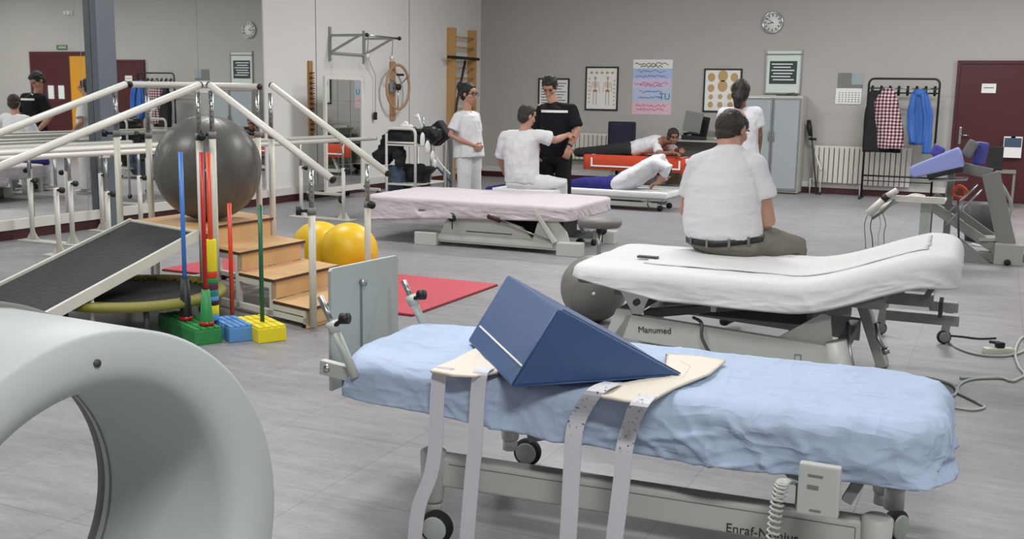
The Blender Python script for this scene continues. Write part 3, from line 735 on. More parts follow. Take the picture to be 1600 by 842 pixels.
# ================================================================ TRAINING STAIRS
U = V((-.96, .28, 0)); Vv = V((.03, 1.0, 0)); O = V((-3.93, 5.41, 0))
def S(a, b, z): return O+U*a+Vv*b+V((0, 0, z))
def sbox(mb, a0, a1, b0, b1, z0, z1):
    vs = [S(a, b, z) for z in (z0, z1) for (a, b) in ((a0, b0), (a1, b0), (a1, b1), (a0, b1))]
    mb._add(vs, [(3, 2, 1, 0), (4, 5, 6, 7), (0, 1, 5, 4), (1, 2, 6, 5), (2, 3, 7, 6), (3, 0, 4, 7)]); return mb
st = thing('training_stairs', 'wooden practice stairs with white frame, platform and long handrails', 'stairs', O)
BW = .72; steps = [(0, .36, .14), (.36, .74, .28), (.74, 1.11, .42)]; ZP = .56; PA0, PA1, PB = 1.11, 1.84, .74; HB = -.21
for a0, a1, z in steps:
    part('tread', sbox(MB(), a0-.012, a1, 0, BW, z-.022, z), 'wood', st)
    part('tread_edge', sbox(sbox(MB(), a0-.014, a0-.012, 0, BW, z-.02, z-.002), a0-.012, a1, -.002, 0, z-.02, z-.002), 'wood_edge', st)
    part('riser', sbox(MB(), a0, a0+.015, .0, BW, z-.135, z-.022), 'wood', st)
part('riser', sbox(MB(), PA0, PA0+.015, 0, PB, .42, ZP-.022), 'wood', st)
part('platform', sbox(sbox(MB(), PA0-.01, PA1, HB, PB, ZP-.022, ZP), .95, PA0-.01, HB, -.03, ZP-.022, ZP), 'wood', st)
part('platform_edge', sbox(MB(), PA0-.012, PA0-.01, 0, PB, ZP-.02, ZP-.002), 'wood_edge', st)
fr = MB(); r_ = .018
for bq in (0.0, BW-.04):
    for a, z in ((.0, .118), (.36, .258), (.74, .398), (PA0, .535), (PA1-.04, .535)): sbox(fr, a, a+.04, bq, bq+.035, .03, z)
    sbox(fr, 0, PA1, bq, bq+.035, .035, .07)
    for a0, a1, z in steps: sbox(fr, a0+.0, a1+.04, bq+.001, bq+.034, z-.06, z-.023)
    sbox(fr, PA0, PA1, bq+.001, bq+.034, ZP-.06, ZP-.023)
for a in (.40, PA0, PA1-.04): sbox(fr, a, a+.03, 0, BW, .036, .066)
part('frame', fr, 'white_paint', st)
part('lower_board', sbox(MB(), -.008, .0, .03, BW, .03, .118), 'wood', st)
for a, b in ((.05, .03), (.05, BW-.03), (PA1-.08, .03), (PA1-.08, BW-.03)):
    q = S(a, b, 0); part('foot', MB().cyl(q, q+V((0, 0, .035)), .022), 'black_rubber', st)
def rail(pts, nm='handrail'):
    part(nm, MB().tube(pts, .024, 14), 'white_paint', st)
    for p, q in ((pts[0], pts[1]), (pts[-1], pts[-2])):
        d = (V(p)-V(q)).normalized(); part('rail_cap', MB().cyl(V(p), V(p)+d*.012, .024, n=14), 'black', st)
def post(base, ztop, zk, knob=1, r=.023):
    base = V(base)
    p = part('rail_post', MB().cyl(base, (base.x, base.y, zk), r, n=14), 'cream_paint', st)
    part('telescopic_tube', MB().cyl((base.x, base.y, zk), (base.x, base.y, ztop), r*.72, n=12), 'steel', p)
    m_ = MB()
    for k in range(int((ztop-zk-.05)/.035)): m_.cyl((base.x+r*.5, base.y-r*.56, zk+.06+.035*k), (base.x+r*.53, base.y-r*.6, zk+.06+.035*k), .005, n=8)
    part('peg_hole', m_, 'dark_grey', p)
    part('clamp', MB().cyl((base.x, base.y, zk-.015), (base.x, base.y, zk+.03), r*1.15, n=14), 'mid_grey', p)
    part('clamp_knob', MB().cyl((base.x-.02*knob, base.y-.02, zk+.01), (base.x-.055*knob, base.y-.045, zk+.01), .010).cyl((base.x-.05*knob, base.y-.04, zk+.01), (base.x-.075*knob, base.y-.06, zk+.01), .028, n=12), 'black', p)
nb, fb = -.03, BW+.04
zt = 1.535
rail([V((-4.783, 5.55, 1.536)), V((-3.692, 5.361, .977))]); rail([V((-4.954, 6.429, 1.545)), V((-3.838, 6.236, .958))])
post(V((-3.87, 5.392, .03)), 1.03, .76); post(V((-4.02, 6.267, .03)), 1.01, .72, -1)
post(V((-4.785, 5.56, .03)), 1.50, 1.20); post(V((-4.98, 6.44, .03)), 1.49, 1.17, -1)
rail([V((-5.725, 5.80, zt)), V((-5.73, 6.62, zt+.005)), V((-5.13, 6.50, zt))])
post(V((-5.72, 5.95, .03)), 1.51, 1.16); post(V((-5.16, 6.51, .03)), 1.51, 1.17)
# ramp (leaves the platform at right angles, towards the camera)
D_ = -Vv; rl = 2.02; rz = .0
def Rm(a, s, dz=0): 
    p = S(a, HB, 0)+D_*s; return V((p.x, p.y, ZP*(1-s/rl)+dz))
rp = MB(); A0, A1 = .955, PA1-.005
def slab(a0, a1, s0, s1, d0, d1):
    m_ = MB(); vs = [Rm(a, s, d) for d in (d0, d1) for (a, s) in ((a0, s0), (a1, s0), (a1, s1), (a0, s1))]
    m_._add(vs, [(3, 2, 1, 0), (4, 5, 6, 7), (0, 1, 5, 4), (1, 2, 6, 5), (2, 3, 7, 6), (3, 0, 4, 7)]); return m_
part('ramp_deck', slab(A0+.02, A1-.02, 0.01, rl, -.035, -.004), RUBBER, st, 'black studded ramp surface')
for a in (A0-.01, A1-.02): part('ramp_side_rail', slab(a, a+.03, .0, rl, -.055, .015), 'white_paint', st)
part('hinge_strip', slab(A0, A1, -.01, .012, -.02, .006), 'cream_paint', st)
part('ramp_leg', MB().tube([Rm(A0+.02, .9, -.05), V((Rm(A0+.02, .9).x, Rm(A0+.02, .9).y, .0))], .014).tube([Rm(A1-.04, .9, -.05), V((Rm(A1-.04, .9).x, Rm(A1-.04, .9).y, .0))], .014), 'white_paint', st)
n0 = S(.93, nb, zt)
def Rr(a, s, h): p = Rm(a, s); return V((p.x, p.y, p.z+h))
rail([V((-4.83, 5.50, zt)), V((-4.83, 3.55, zt-.565))])
rail([V((-5.735, 5.76, zt)), V((-5.735, 3.75, zt-.60))])
post(V((-4.845, 5.50, .03)), 1.49, 1.19, -1); post(V((-5.74, 5.66, .03)), 1.48, 1.18)
post(V((-4.86, 3.75, .0)), 1.02, .70, -1); post(V((-5.735, 3.95, .0)), .97, .70)
# big grey ball on the platform
r3 = ray(325, 262); dist = ((V((-5.25, 5.93, 0))).length)
rb = .383; t_ = (ZP+rb-CH)/r3.z; bc = EYE+r3*t_
def ball(name, label, c, r, m, seam=True, group=None, cat='exercise ball'):
    mb = MB(); n = 64; prof = []
    for k in range(33):
        a = -math.pi/2+math.pi*k/32; rr = r*math.cos(a); 
        prof.append((max(rr, .0005), r*math.sin(a)))
    mb.lathe(prof, c, V((.25, -.1, 1)), n)
    t = thing(name, label, cat, (c[0], c[1], c[2]-r), group)
    part('skin', mb, m, t)
    ax = V((.25, -.1, 1)).normalized(); x = ax.orthogonal().normalized(); y = ax.cross(x)
    for k in range(6):
        tt = k*math.pi/6; d = x*math.cos(tt)+y*math.sin(tt)
        part('moulded_seam', MB().tube([V(c)+(ax*math.cos(q)+d*math.sin(q))*(r-.0015) for q in [2*math.pi*j/72 for j in range(72)]], .0028, 6, closed=True), m, t) if seam else None
    f = (EYE-V(c)); f = V((f.x*.9+.3, f.y, .15)).normalized()
    part('valve', MB().cyl(V(c)+f*(r-.004), V(c)+f*(r+.004), .012), 'paper', t)
    return t
ball('exercise_ball', 'large dark grey exercise ball resting on the stair platform', bc, rb, 'ball_grey')
# ================================================================ FLOOR ITEMS NEAR THE STAIRS
def matpad(name, label, x0, x1, y0, y1, h=.02):
    t = thing(name, label, 'mat', ((x0+x1)/2, (y0+y1)/2, 0))
    part('top', MB().box(x0, x1, y0, y1, h*.4, h, .006), 'red_mat', t); part('edge', MB().box(x0-.003, x1+.003, y0-.003, y1+.003, 0, h*.7, .004), 'red_mat_edge', t)
A = Z(777, 447); B2 = Z(640, 493); 
matpad('exercise_mat', 'red exercise mat lying on the floor behind the grey foot board', -4.55, A.x, 6.08, A.y)
matpad('exercise_mat', 'red exercise mat seen through the frame of the stairs', -6.3, -4.9, 6.65, 7.6)
# peanut ball (yellow)
c1 = Z(500, 372, .19)
yr = .30; q = Z(537, 414); cA = V((-5.78, 7.72, yr)); 
kk = Z(497, 398, .12); 
t = thing('peanut_ball', 'yellow peanut-shaped exercise ball on the floor behind the stairs', 'exercise ball', (-5.5, 7.8, 0))
P1 = PY(543, 392, 7.62); P0 = PY(496, 388, 8.0)
P0.z = P1.z = .235; 
P1 = Z(545, 393, .235); P0 = Z(499, 390, .225)
prof = []; Ld = (P1-P0).length; 
for k in range(41):
    u = -.235+(Ld+.47)*k/40
    def sr(u, c): d = abs(u-c); return math.sqrt(max(.235**2-d*d, 0))
    r = max(sr(u, 0), sr(u, Ld)); r = max(r, .185 if 0 < u < Ld else 0, .001); prof.append((r*(.9+.1*1), u))
part('skin', MB().lathe(prof, P0, (P1-P0).normalized(), 48), 'ball_yellow', t)
for k in range(7):
    u = Ld/2+(k-3)*.03
    part('rib', MB().lathe([(.187, -.004), (.190, 0), (.187, .004)], P0+(P1-P0).normalized()*u, (P1-P0).normalized(), 48), 'ball_yellow', t)
# trampoline
tc = Z(214, 453, .22); tr = .56
t = thing('trampoline', 'small round trampoline with olive padded rim under the ramp', 'trampoline', (tc.x, tc.y, 0))
part('jump_mat', MB().cyl((tc.x, tc.y, .205), (tc.x, tc.y, .212), tr-.14, n=48), 'black_rubber', t)
part('rim_pad', MB().lathe([(tr-.125, .200), (tr-.12, .225), (tr-.02, .23), (tr+.0, .215), (tr, .185), (tr-.03, .18), (tr-.12, .19)], (tc.x, tc.y, 0), (0, 0, 1), 56, closed=True), 'olive', t)
spm = MB()
for k in range(40):
    a = math.pi*2*k/40; spm.beam((tc.x+(tr-.15)*math.cos(a), tc.y+(tr-.15)*math.sin(a), .214), (tc.x+(tr-.10)*math.cos(a+.03), tc.y+(tr-.10)*math.sin(a+.03), .224), .01, .006)
part('spring_loops', spm, 'black', t)
for k in range(6):
    a = math.pi*2*k/6+.35; x = tc.x+(tr-.05)*math.cos(a); y = tc.y+(tr-.05)*math.sin(a)
    part('leg', MB().cyl((x, y, 0), (x, y, .19), .017).cyl((x, y, 0), (x, y, .03), .024), 'dark_grey', t)
# plastic slotted base blocks and poles
def crate(label, c, L, Wd, ang, m):
    t = thing('base_block', label, 'plastic block', (c[0], c[1], 0), 'plastic base blocks' if False else None)
    h = .088; n = 3; mb = MB()
    mtx = Matrix.Translation(V((c[0], c[1], 0))) @ Matrix.Rotation(ang, 4, 'Z')
    for k in range(n):
        x0 = -L/2+L*k/n
        mb.box(x0+.004, x0+L/n-.004, -Wd/2, Wd/2, 0, h, .006, mtx=mtx)
        for j in range(4):
            y = -Wd/2+Wd*(j+.5)/4; mb.box(x0+.008, x0+L/n-.008, y-Wd/10, y+Wd/10, h-.002, h+.012, .003, mtx=mtx)
    part('block_body', mb, m, t)
    s = MB()
    s.box(L/2-.005, L/2+.0015, -.035, .035, .05, .072, .0006, mtx=mtx); s.box(-.035, .035, -Wd/2-.0015, -Wd/2+.005, .05, .072, .0006, mtx=mtx)
    part('hand_slot', s, 'dark_grey', t)
g1 = (Z(322, 540)+Z(260, 520))/2
crate('green plastic block carrying the blue pole and two cones', (-4.47, 4.93, 0), .60, .17, math.radians(154), 'b_green')
crate('blue plastic block between the green and yellow ones', (-4.22, 5.03, 0), .34, .15, math.radians(150), 'b_blue')
crate('yellow plastic block carrying the dark green pole', (-4.07, 5.12, 0), .38, .18, math.radians(150), 'b_yellow')
def pole(label, px0, py0, px1, py1, m, zb, conem=None, ctop=None, r=.0135, cz=None):
    b = Z(px1, py1, zb); tp = PY(px0, py0, b.y)
    t = thing('exercise_pole', label, 'pole', (b.x, b.y, zb))
    part('stick', MB().cyl((b.x, b.y, zb), (b.x, b.y, tp.z), r, n=16), m, t); return b, tp
b, tp = pole('blue exercise pole standing in a black cone on the green block', 291, 238, 291, 500, 'p_blue', .10)
def cone(label, x, y, z, h, r0, r1, m, foot):
    t = thing('marker_cone', label, 'cone', (x, y, z)); part('cone_body', MB().lathe([(r0*.9, 0), (r0, .01), (r0, .03), (r1, h), (r1-.004, h), (r0-.006, .03), (r0*.9, .01)], (x, y, z), (0, 0, 1), 28, closed=True), m, t)
    part('cone_foot', MB().lathe([(r0+.001, .0), (r0+.004, .0), (r0+.004, .025), (r0+.001, .025)], (x, y, z), (0, 0, 1), 28, closed=True), foot, t)
cone('black cone around the foot of the blue pole', b.x, b.y, .101, .26, .036, .026, 'black', 'p_red')
b, tp = pole('dark red pole standing in the green cone', 318.5, 238, 323, 508, 'p_red', .10)
cone('green cone around the foot of the dark red pole', b.x, b.y, .101, .22, .040, .024, 'b_green', 'p_red')
b, tp = pole('tall orange-red pole rising from the many-coloured ring stack', 328.5, 238, 333, 500, 'p_orange', .10, r=.0145)
t = thing('ring_stack', 'stack of coloured rings topped by a yellow tube around the orange pole', 'ring stack', (b.x, b.y, .101))
def zz(py): return PY(333, py, b.y).z
lv = [(374, 424, 'b_yellow'), (424, 434, 'p_orange'), (434, 442, 'b_green'), (442, 452, 'p_purple'), (452, 462, 'p_teal'), (462, 469, 'b_blue'), (469, 476, 'black'), (476, 490, 'b_yellow'), (490, 500, 'b_blue')]
for a_1, a_2, m_ in lv:
    zt_ = zz(a_1); zb_ = max(zz(a_2), .102); 
    if zt_ > zb_: part('ring', MB().cyl((b.x, b.y, zb_), (b.x, b.y, zt_-.001), .034+.004*(a_1 > 430), n=24, bev=.003), m_, t)
pole('short orange-red pole standing in the yellow block', 361, 318, 363, 492, 'p_orange', .10)
pole('dark green pole standing in the yellow block', 409, 320, 410, 502, 'p_green', .10)
# ================================================================ TABLES
def fold(x, y, z, seed, sc=(2., 9., 6.)):
    v = 0
    for k, (f, a) in enumerate(((1, 1), (2.1, .5), (4.3, .22))):
        v += a*(1-abs(nz(x*sc[0]*f+seed*3.1, y*sc[1]*f+seed, z*sc[2]*f+k*7.7))*2.2)
    return v-.9
def creases(x, y, z, seed):
    v = 0
    for k, (a, b, c, f) in enumerate(((1.0, 2.6, 1.4, 1.3), (2.2, -1.2, 1.9, 1.7), (.6, 3.8, -2.4, 2.2), (3.0, 1.0, 2.8, 3.0), (2.0, 3.0, -2.0, 3.6))):
        n = nz((x*a+z*c)*f+seed*5.3+k*11, (y*b+z*c*.7)*f*.8+seed, k*3.7+z*f)
        g = .35+nz(x*1.7+k*5, y*2.3, seed+k)
        if g > 0: v += max(0, 1-abs(n)*7.5)**1.3*min(g, .8)*(1.25-.2*k)
    return v
def sheet_mesh(cx, cy, rot, L, Wd, z, drop, seed, amp=.012, topamp=.004, rc=.12, re=.04, zf=None, tuck=.07, gather=0, skew=0.0, dropf=None, foldsc=(2., 9., 6.), cre=.004):
    NU = 400; hx, hy = L/2, Wd/2
    def perim(u):
        # rounded rectangle by arc length
        s1, s2 = 2*(hx-rc), 2*(hy-rc); q = math.pi/2*rc; tot = 2*(s1+s2)+4*q; d = u*tot
        segs = [('l', V((-hx+rc, -hy, 0)), V((1, 0, 0)), s1), ('a', V((hx-rc, -hy+rc, 0)), -90, q), ('l', V((hx, -hy+rc, 0)), V((0, 1, 0)), s2), ('a', V((hx-rc, hy-rc, 0)), 0, q),
                ('l', V((hx-rc, hy, 0)), V((-1, 0, 0)), s1), ('a', V((-hx+rc, hy-rc, 0)), 90, q), ('l', V((-hx, hy-rc, 0)), V((0, -1, 0)), s2), ('a', V((-hx+rc, -hy+rc, 0)), 180, q)]
        for s in segs:
            if d <= s[3]+1e-9:
                if s[0] == 'l': p = s[1]+s[2]*d; n = V((s[2].y, -s[2].x, 0)); return p, n
                a = math.radians(s[2])+d/rc; n = V((math.cos(a), math.sin(a), 0)); return s[1]+n*rc, n
            d -= s[3]
        return segs[0][1], V((0, -1, 0))
    rows = []; R = Matrix.Rotation(rot, 3, 'Z')
    NT = 34; ND = 26
    for i in range(NU):
        p, n = perim(i/NU); col = []
        df = dropf(p.x, p.y) if dropf else 1
        for j in range(NT+1):       # top
            s = j/NT; s = 1-(1-s)**1.4; q = V((p.x-n.x*re, p.y-n.y*re, 0))*s
            col.append((q, V((0, 0, 1)), 0))
        for j in range(1, 7):      # rounded edge
            a = math.pi/2*j/6; col.append((p-n*re+n*re*math.sin(a)+V((0, 0, -re+re*math.cos(a))), (n*math.sin(a)+V((0, 0, 1))*math.cos(a)), .15*j/6))
        dd = drop*df
        for j in range(1, ND+1):   # hanging side
            t = j/ND; zz = -re-(dd-re)*min(t/.75, 1); inn = 0
            if t > .75: s = (t-.75)/.25; inn = tuck*s**1.3; zz -= .012*math.sin(s*math.pi)
            col.append((p-n*inn+V((0, 0, zz)), n, .25+.75*min(t/.75, 1)))
        out = []
        for (q, nn, k) in col:
            x, y = q.x, q.y
            h = zf(x, y) if zf else 0
            if k == 0: d = topamp*fold(x*.8, y*.8, 0, seed, foldsc)+topamp*.6*nz(x*4, y*4, seed)
            else: d = amp*k*(fold(x*1.0+q.z*1.6, y*1.0+q.z*1.1, q.z*.6, seed, foldsc))+topamp*fold(x*.8, y*.8, 0, seed, foldsc)*(1-k)
            d += (cre*.5 if k == 0 else cre*(.5+.9*k))*creases(x, y, q.z, seed)
            if gather and k > .2: d += gather*math.sin(i*2*math.pi/NU*46+2*nz(x*9, y*9))*k
            q2 = q+nn*d+V((0, 0, h)); q2.x += skew*q2.y
            q2 = R @ q2; out.append((q2.x+cx, q2.y+cy, q2.z+z))
        rows.append(out)
    return MB().grid(rows, True, True)
def tagsheet(mb, m, label, name='fitted_sheet', cat='sheet', group=None):
    bmesh.ops.remove_doubles(mb.bm, verts=mb.bm.verts, dist=.0004)
    return tag(obj(name, mb, m), label, cat, group)
def lbox(mb, T, x0, x1, y0, y1, z0, z1, bev=0): mb.box(x0, x1, y0, y1, z0, z1, bev, mtx=T); return mb
def castor(parent, x, y, r=.062, d=(1, 0, 0), body='grey_paint', w_=.045):
    d = V(d).normalized(); s = V((-d.y, d.x, 0))
    c = V((x, y, r)); c2 = c
    wh = part('castor', MB().lathe([(r-.012, -w_/2), (r-.002, -w_/2+.006), (r, 0), (r-.002, w_/2-.006), (r-.012, w_/2)], c2, s, 32).cyl(c2-s*w_/2, c2+s*w_/2, r-.011, n=32), 'black_rubber', parent)
    part('hub_cover', MB().cyl(c2-s*(w_/2+.008), c2+s*(w_/2+.008), r*.74, n=32, bev=.004), body, wh)
    part('brake_hood', MB().lathe([(r+.004, -w_/2+.004), (r+.012, 0), (r+.004, w_/2-.004)], c2, s, 32).cyl((x, y, r*1.0), (x, y, r*2.2), .02), 'dark_grey' if body != 'grey_paint' else 'black_rubber', wh) if False else None
    return wh
# ---------------- mat table (back left)
T = Matrix.Translation(V((-4.77, 9.78, 0))) @ Matrix.Rotation(math.radians(1), 4, 'Z')
t = thing('mat_table', 'wide grey lifting therapy table in the middle of the hall, sheet hanging over it', 'therapy table', (-4.77, 9.78, 0))
mb = MB()
for y in (-.56, .40):
    lbox(mb, T, -.5, 1.02, y-.03, y+.03, .04, .12, .006)
lbox(mb, T, -.45, .95, -.6, -.53, .06, .1, .004)
part('base_frame', mb, 'grey_paint', t)
for x, y in ((-.42, -.58), (1.12, -.58), (1.12, .45), (-.42, .45)):
    part('foot_block', lbox(MB(), T, x-.12, x+.12, y-.07, y+.07, 0.0, .13, .008), 'grey_paint', t)
def tp(x, y, z): return T @ V((x, y, z))
part('side_panel', MB().prism([tp(-.30, -.56, .10), tp(.75, -.56, .10), tp(.60, -.56, .24), tp(.25, -.56, .34), tp(-.05, -.56, .37), tp(-.18, -.56, .35)], T.to_3x3() @ V((0, .03, 0))), 'grey_paint', t)
part('scissor_arm', MB().beam(tp(.98, -.5, .12), tp(.80, -.5, .38), .30, .04, bev=.005).beam(tp(-.2, .35, .12), tp(.05, .35, .38), .2, .04).beam(tp(.95, .35, .12), tp(.8, .35, .38), .2, .04), 'grey_paint', t)
part('end_panel', MB().prism([tp(.72, -.585, .10), tp(1.12, -.585, .10), tp(1.08, -.585, .22), tp(.98, -.585, .33), tp(.88, -.585, .37), tp(.78, -.585, .30)], T.to_3x3() @ V((0, .02, 0))), 'grey_paint', t)
part('under_frame', lbox(MB(), T, -.95, 1.0, -.48, .48, .35, .40, .005), 'dark_grey', t)
part('motor_housing', lbox(MB(), T, .2, .9, -.2, .2, .1, .33, .02), 'dark_grey', t)
part('lever', MB().tube([tp(.95, -.6, .12), tp(.35, -.62, .31)], .009), 'steel', t)
part('lever_knob', MB().cyl(tp(.40, -.62, .30), tp(.27, -.62, .335), .028, n=14), 'baseboard', t)
part('slot', lbox(MB(), T, .0, .5, -.562, -.558, .155, .165), 'dark_grey', t)
part('side_grip', MB().tube([tp(-.50, -.62, .345), tp(-.12, -.60, .375)], .022), 'grey_vinyl', t)
for x, y in ((-.12, -.63), (1.17, .20)):
    c = tp(x, y, .30 if y < 0 else .16)
    part('hand_knob', MB().cyl(c-V((0, .015, 0)), c+V((0, .015, 0)), .045, n=18).cyl(c, c-V((0, 0, .12)), .006, n=8), 'black', t)
part('castor', MB().cyl(tp(1.0, .0, .045), tp(1.0, .04, .045), .045, n=20).cyl(tp(1.06, .2, .03), tp(1.1, .2, .03), .03), 'black_rubber', t)
part('mattress', lbox(MB(), T, -1.1, 1.08, -.58, .58, .40, .452, .02), 'grey_vinyl', t)
tagsheet(sheet_mesh(-4.77, 9.78, math.radians(1), 2.28, 1.28, .47, .17, 3, amp=.010, topamp=.003, rc=.14, re=.03, dropf=lambda x, y: 1+.45*max(0, -x/1.1)*(y < 0)-.2*max(0, x)), 'pinkish_sheet', 'pale pinkish sheet hanging over the wide therapy table in the middle')
# ---------------- stool
sc = Z(937, 343, .49)
t = thing('stool', 'round grey upholstered stool on a steel stem beside the wide therapy table', 'stool', (sc.x, sc.y, 0))
part('seat', MB().lathe([(.001, .43), (.17, .43), (.185, .45), (.185, .485), (.17, .50), (.001, .505)], (sc.x, sc.y, 0), n=40), 'grey_vinyl', t)
part('stem', MB().cyl((sc.x, sc.y, .06), (sc.x, sc.y, .43), .02, n=16), 'steel', t)
part('collar', MB().cyl((sc.x, sc.y, .38), (sc.x, sc.y, .43), .028, n=16), 'black', t)
for k in range(5):
    a = 2*math.pi*k/5; p = V((sc.x+.24*math.cos(a), sc.y+.24*math.sin(a), .05))
    part('leg', MB().tube([(sc.x, sc.y, .09), (p.x, p.y, .07)], [.02, .013]).sph((p.x, p.y, .025), .025, 12), 'dark_grey', t)
# ---------------- Manumed table
mc = V((-1.12, 5.80, 0)); MR = math.radians(1)
T = Matrix.Translation(mc) @ Matrix.Rotation(MR, 4, 'Z'); tp = lambda x, y, z: T @ V((x, y, z))
t = thing('treatment_table', 'white-sheeted treatment table carrying the seated balding man', 'treatment table', mc)
HX, HY = .96, .52
mb = MB()
p_a, p_b = Z(968, 478, .35), Z(1320, 520, .33)
part('side_beam', MB().prism([tp(-.74, -.44, .20), tp(-.10+.58, -.44, .135), tp(.48, -.44, .27), tp(-.66, -.44, .335)], T.to_3x3() @ V((0, .05, 0)), .004), 'grey_paint', t)
part('side_beam', MB().prism([tp(-.74, .40, .20), tp(.48, .40, .135), tp(.48, .40, .27), tp(-.66, .40, .335)], T.to_3x3() @ V((0, .05, 0)), .004), 'grey_paint', t)
for y in (-.42, .42):
    part('leg', MB().tube([tp(.44, y, .30), tp(.52, y, .0)], [.055, .055], 20) if y < 0 else MB().beam(tp(.46, y, .42), tp(.62, y, .0), .06, .13, up=(0, 1, 0), bev=.008), 'grey_paint', t)
    part('leg', MB().prism([tp(-.86, y-.02, 0), tp(-.74, y-.02, 0), tp(-.62, y-.02, .36), tp(-.72, y-.02, .36)], T.to_3x3() @ V((0, .04, 0)), .004), 'grey_paint', t)
part('top_frame', lbox(lbox(MB(), T, -.75, .5, -.40, -.36, .43, .48), T, -.75, .5, .36, .40, .43, .48), 'mid_grey', t)
part('lift_arm', MB().beam(tp(-.62, -.2, .30), tp(.2, -.2, .45), .10, .04).beam(tp(-.62, .2, .30), tp(.2, .2, .45), .10, .04), 'mid_grey', t)
part('motor', lbox(MB(), T, -.35, .25, -.12, .12, .30, .42, .02), 'dark_grey', t)
part('cross_member', lbox(lbox(MB(), T, -.72, -.66, -.42, .42, .30, .36, .006), T, .42, .48, -.42, .42, .2, .26, .006), 'mid_grey', t)
c = PY(981, 460, 5.33); 
part('hinge_bracket', MB().prism([tp(-.70, -.46, .475), tp(-.52, -.46, .475), tp(-.55, -.46, .40), tp(-.57, -.46, .345), tp(-.62, -.46, .345), tp(-.66, -.46, .41)], T.to_3x3() @ V((0, .02, 0))), 'chrome', t)
part('bolt', MB().cyl(tp(-.60, -.475, .41), tp(-.60, -.455, .41), .018), 'dark_grey', t)
part('support_tab', lbox(MB(), T, -.195, -.165, -.47, -.46, .40, .50, .004), 'grey_paint', t)
part('gusset', MB().prism([tp(.13, -.38, .27), tp(.42, -.38, .27), tp(.40, -.38, .42), tp(.36, -.38, .43)], T.to_3x3() @ V((0, .02, 0))), 'grey_paint', t)
lm = text_mesh('Manumed', .047, Matrix.Translation(tp(-.50, -.4425, .262)) @ Matrix.Rotation(math.radians(-3.5)*1, 4, V((0, 1, 0))) @ Matrix.Rotation(MR, 4, 'Z') @ Matrix.Rotation(math.pi/2, 4, 'X'))
part('brand_lettering', lm, 'ink', t)
part('emblem', MB().lathe([(.02, -.001), (.024, -.001), (.024, .001), (.02, .001)], tp(.26, -.4425, .20), (0, -1, 0), 4, closed=True), 'mid_grey', t)
# head end extension with small wheels
part('extension_beam', lbox(MB(), T, .30, .86, .38, .46, .37, .44, .004), 'frame_grey', t)
part('extension_beam', lbox(MB(), T, .84, .99, .42, .50, .345, .40, .004), 'frame_grey', t)
part('lower_beam', lbox(MB(), T, .60, 1.0, .56, .64, .24, .30, .004), 'frame_grey', t)
for _x in (.60, .68): part('tilt_arm', MB().beam(tp(_x, .42, .42), tp(_x+.01, .42, .56), .045, .03), 'mid_grey', t)
part('tilt_arm', MB().beam(tp(.82, .36, .43), tp(.88, .36, .56), .03, .03), 'mid_grey', t)
part('end_plate', lbox(MB(), T, .90, .92, -.16, .0, .42, .50, .003), 'dark_grey', t)
for px, py in ((1474, 537), (1374, 523)):
    g = Z(px, py, 0); castor(t, g.x, g.y, .045, (1, .4, 0), 'mid_grey', .03)
    part('castor_fork', MB().beam((g.x, g.y, .05), (g.x+.02, g.y+.02, .22), .05, .03), 'mid_grey', t)
part('lever', MB().tube([tp(.47, -.2, .36), tp(.49, -.25, .24), tp(.55, -.35, .06)], .010).cyl(tp(.545, -.345, .07), tp(.555, -.355, .045), .016), 'steel', t)
part('foot_stand', MB().tube([tp(.60, -.1, .35), tp(.62, -.12, .27), tp(.66, -.14, .22)], .010).cyl(tp(.655, -.14, .23), tp(.67, -.145, .2), .018), 'steel', t)
part('mattress', lbox(MB(), T, -HX+.02, HX-.3, -HY+.04, HY-.04, .49, .57, .02), 'grey_vinyl', t)
part('raised_mattress', MB().box(-.28, .28, -HY+.06, HY-.06, -.03, .03, .02, mtx=T @ Matrix.Translation(V((.62, 0, .60))) @ Matrix.Rotation(math.radians(-12), 4, 'Y')), 'grey_vinyl', t)
def mz(x, y):
    u = (x-.18)/.80
    if u <= 0: return 0
    u = min(u, 1); s = u*u*(3-2*u); return .205*s-.03*max(0, (u-.8)/.2)
tagsheet(sheet_mesh(mc.x, mc.y, MR, 1.98, 1.06, .595, .15, 11, amp=.008, topamp=.0035, rc=.16, re=.055, zf=mz, tuck=.10, cre=.006, dropf=lambda x, y: 1-.5*max(0, min(1, (-x-.45)/.45))), 'white_sheet', 'white fitted sheet on the table where the balding man sits')
# towel lying on it
def drape(x0, x1, y0, y1, T, zf, off, seed, n=60, m=24, amp=.003, jag=.015, th=.006):
    rows = []
    for i in range(n+1):
        u = i/n; r = []
        for j in range(m+1):
            v = j/m; x = x0+(x1-x0)*u; y = y0+(y1-y0)*v
            if j == 0: y += jag*nz(x*7, 3, seed)
            if i in (0, n): x += jag*nz(y*7, 5, seed)
            p = T @ V((x, y, zf(x, y)+off+amp*abs(fold(x, y, 0, seed))))
            r.append(p)
        rows.append(r)
    low = [[p-V((0, 0, th)) for p in r] for r in rows]
    mb = MB(); 
    N, K = n+1, m+1; vs = [p for r in rows for p in r]+[p for r in low for p in r]; fs = []
    for i in range(n):
        for j in range(m):
            a = i*K+j; fs.append((a, a+K, a+K+1, a+1)); b = a+N*K; fs.append((b, b+1, b+K+1, b+K))
    for i in range(n):
        a = i*K; fs.append((a, a+N*K, a+K+N*K, a+K)); a = i*K+m; fs.append((a, a+K, a+K+N*K, a+N*K))
    for j in range(m):
        a = j; fs.append((a, a+1, a+1+N*K, a+N*K)); a = n*K+j; fs.append((a, a+N*K, a+1+N*K, a+1))
    mb._add(vs, fs, True); return mb
tag(obj('towel', drape(-.62, .83, -.30, .30, T, lambda x, y: .600+mz(x, y), .003, 5, amp=.004), 'towel'), 'long white towel spread along the table beside the seated man', 'towel')
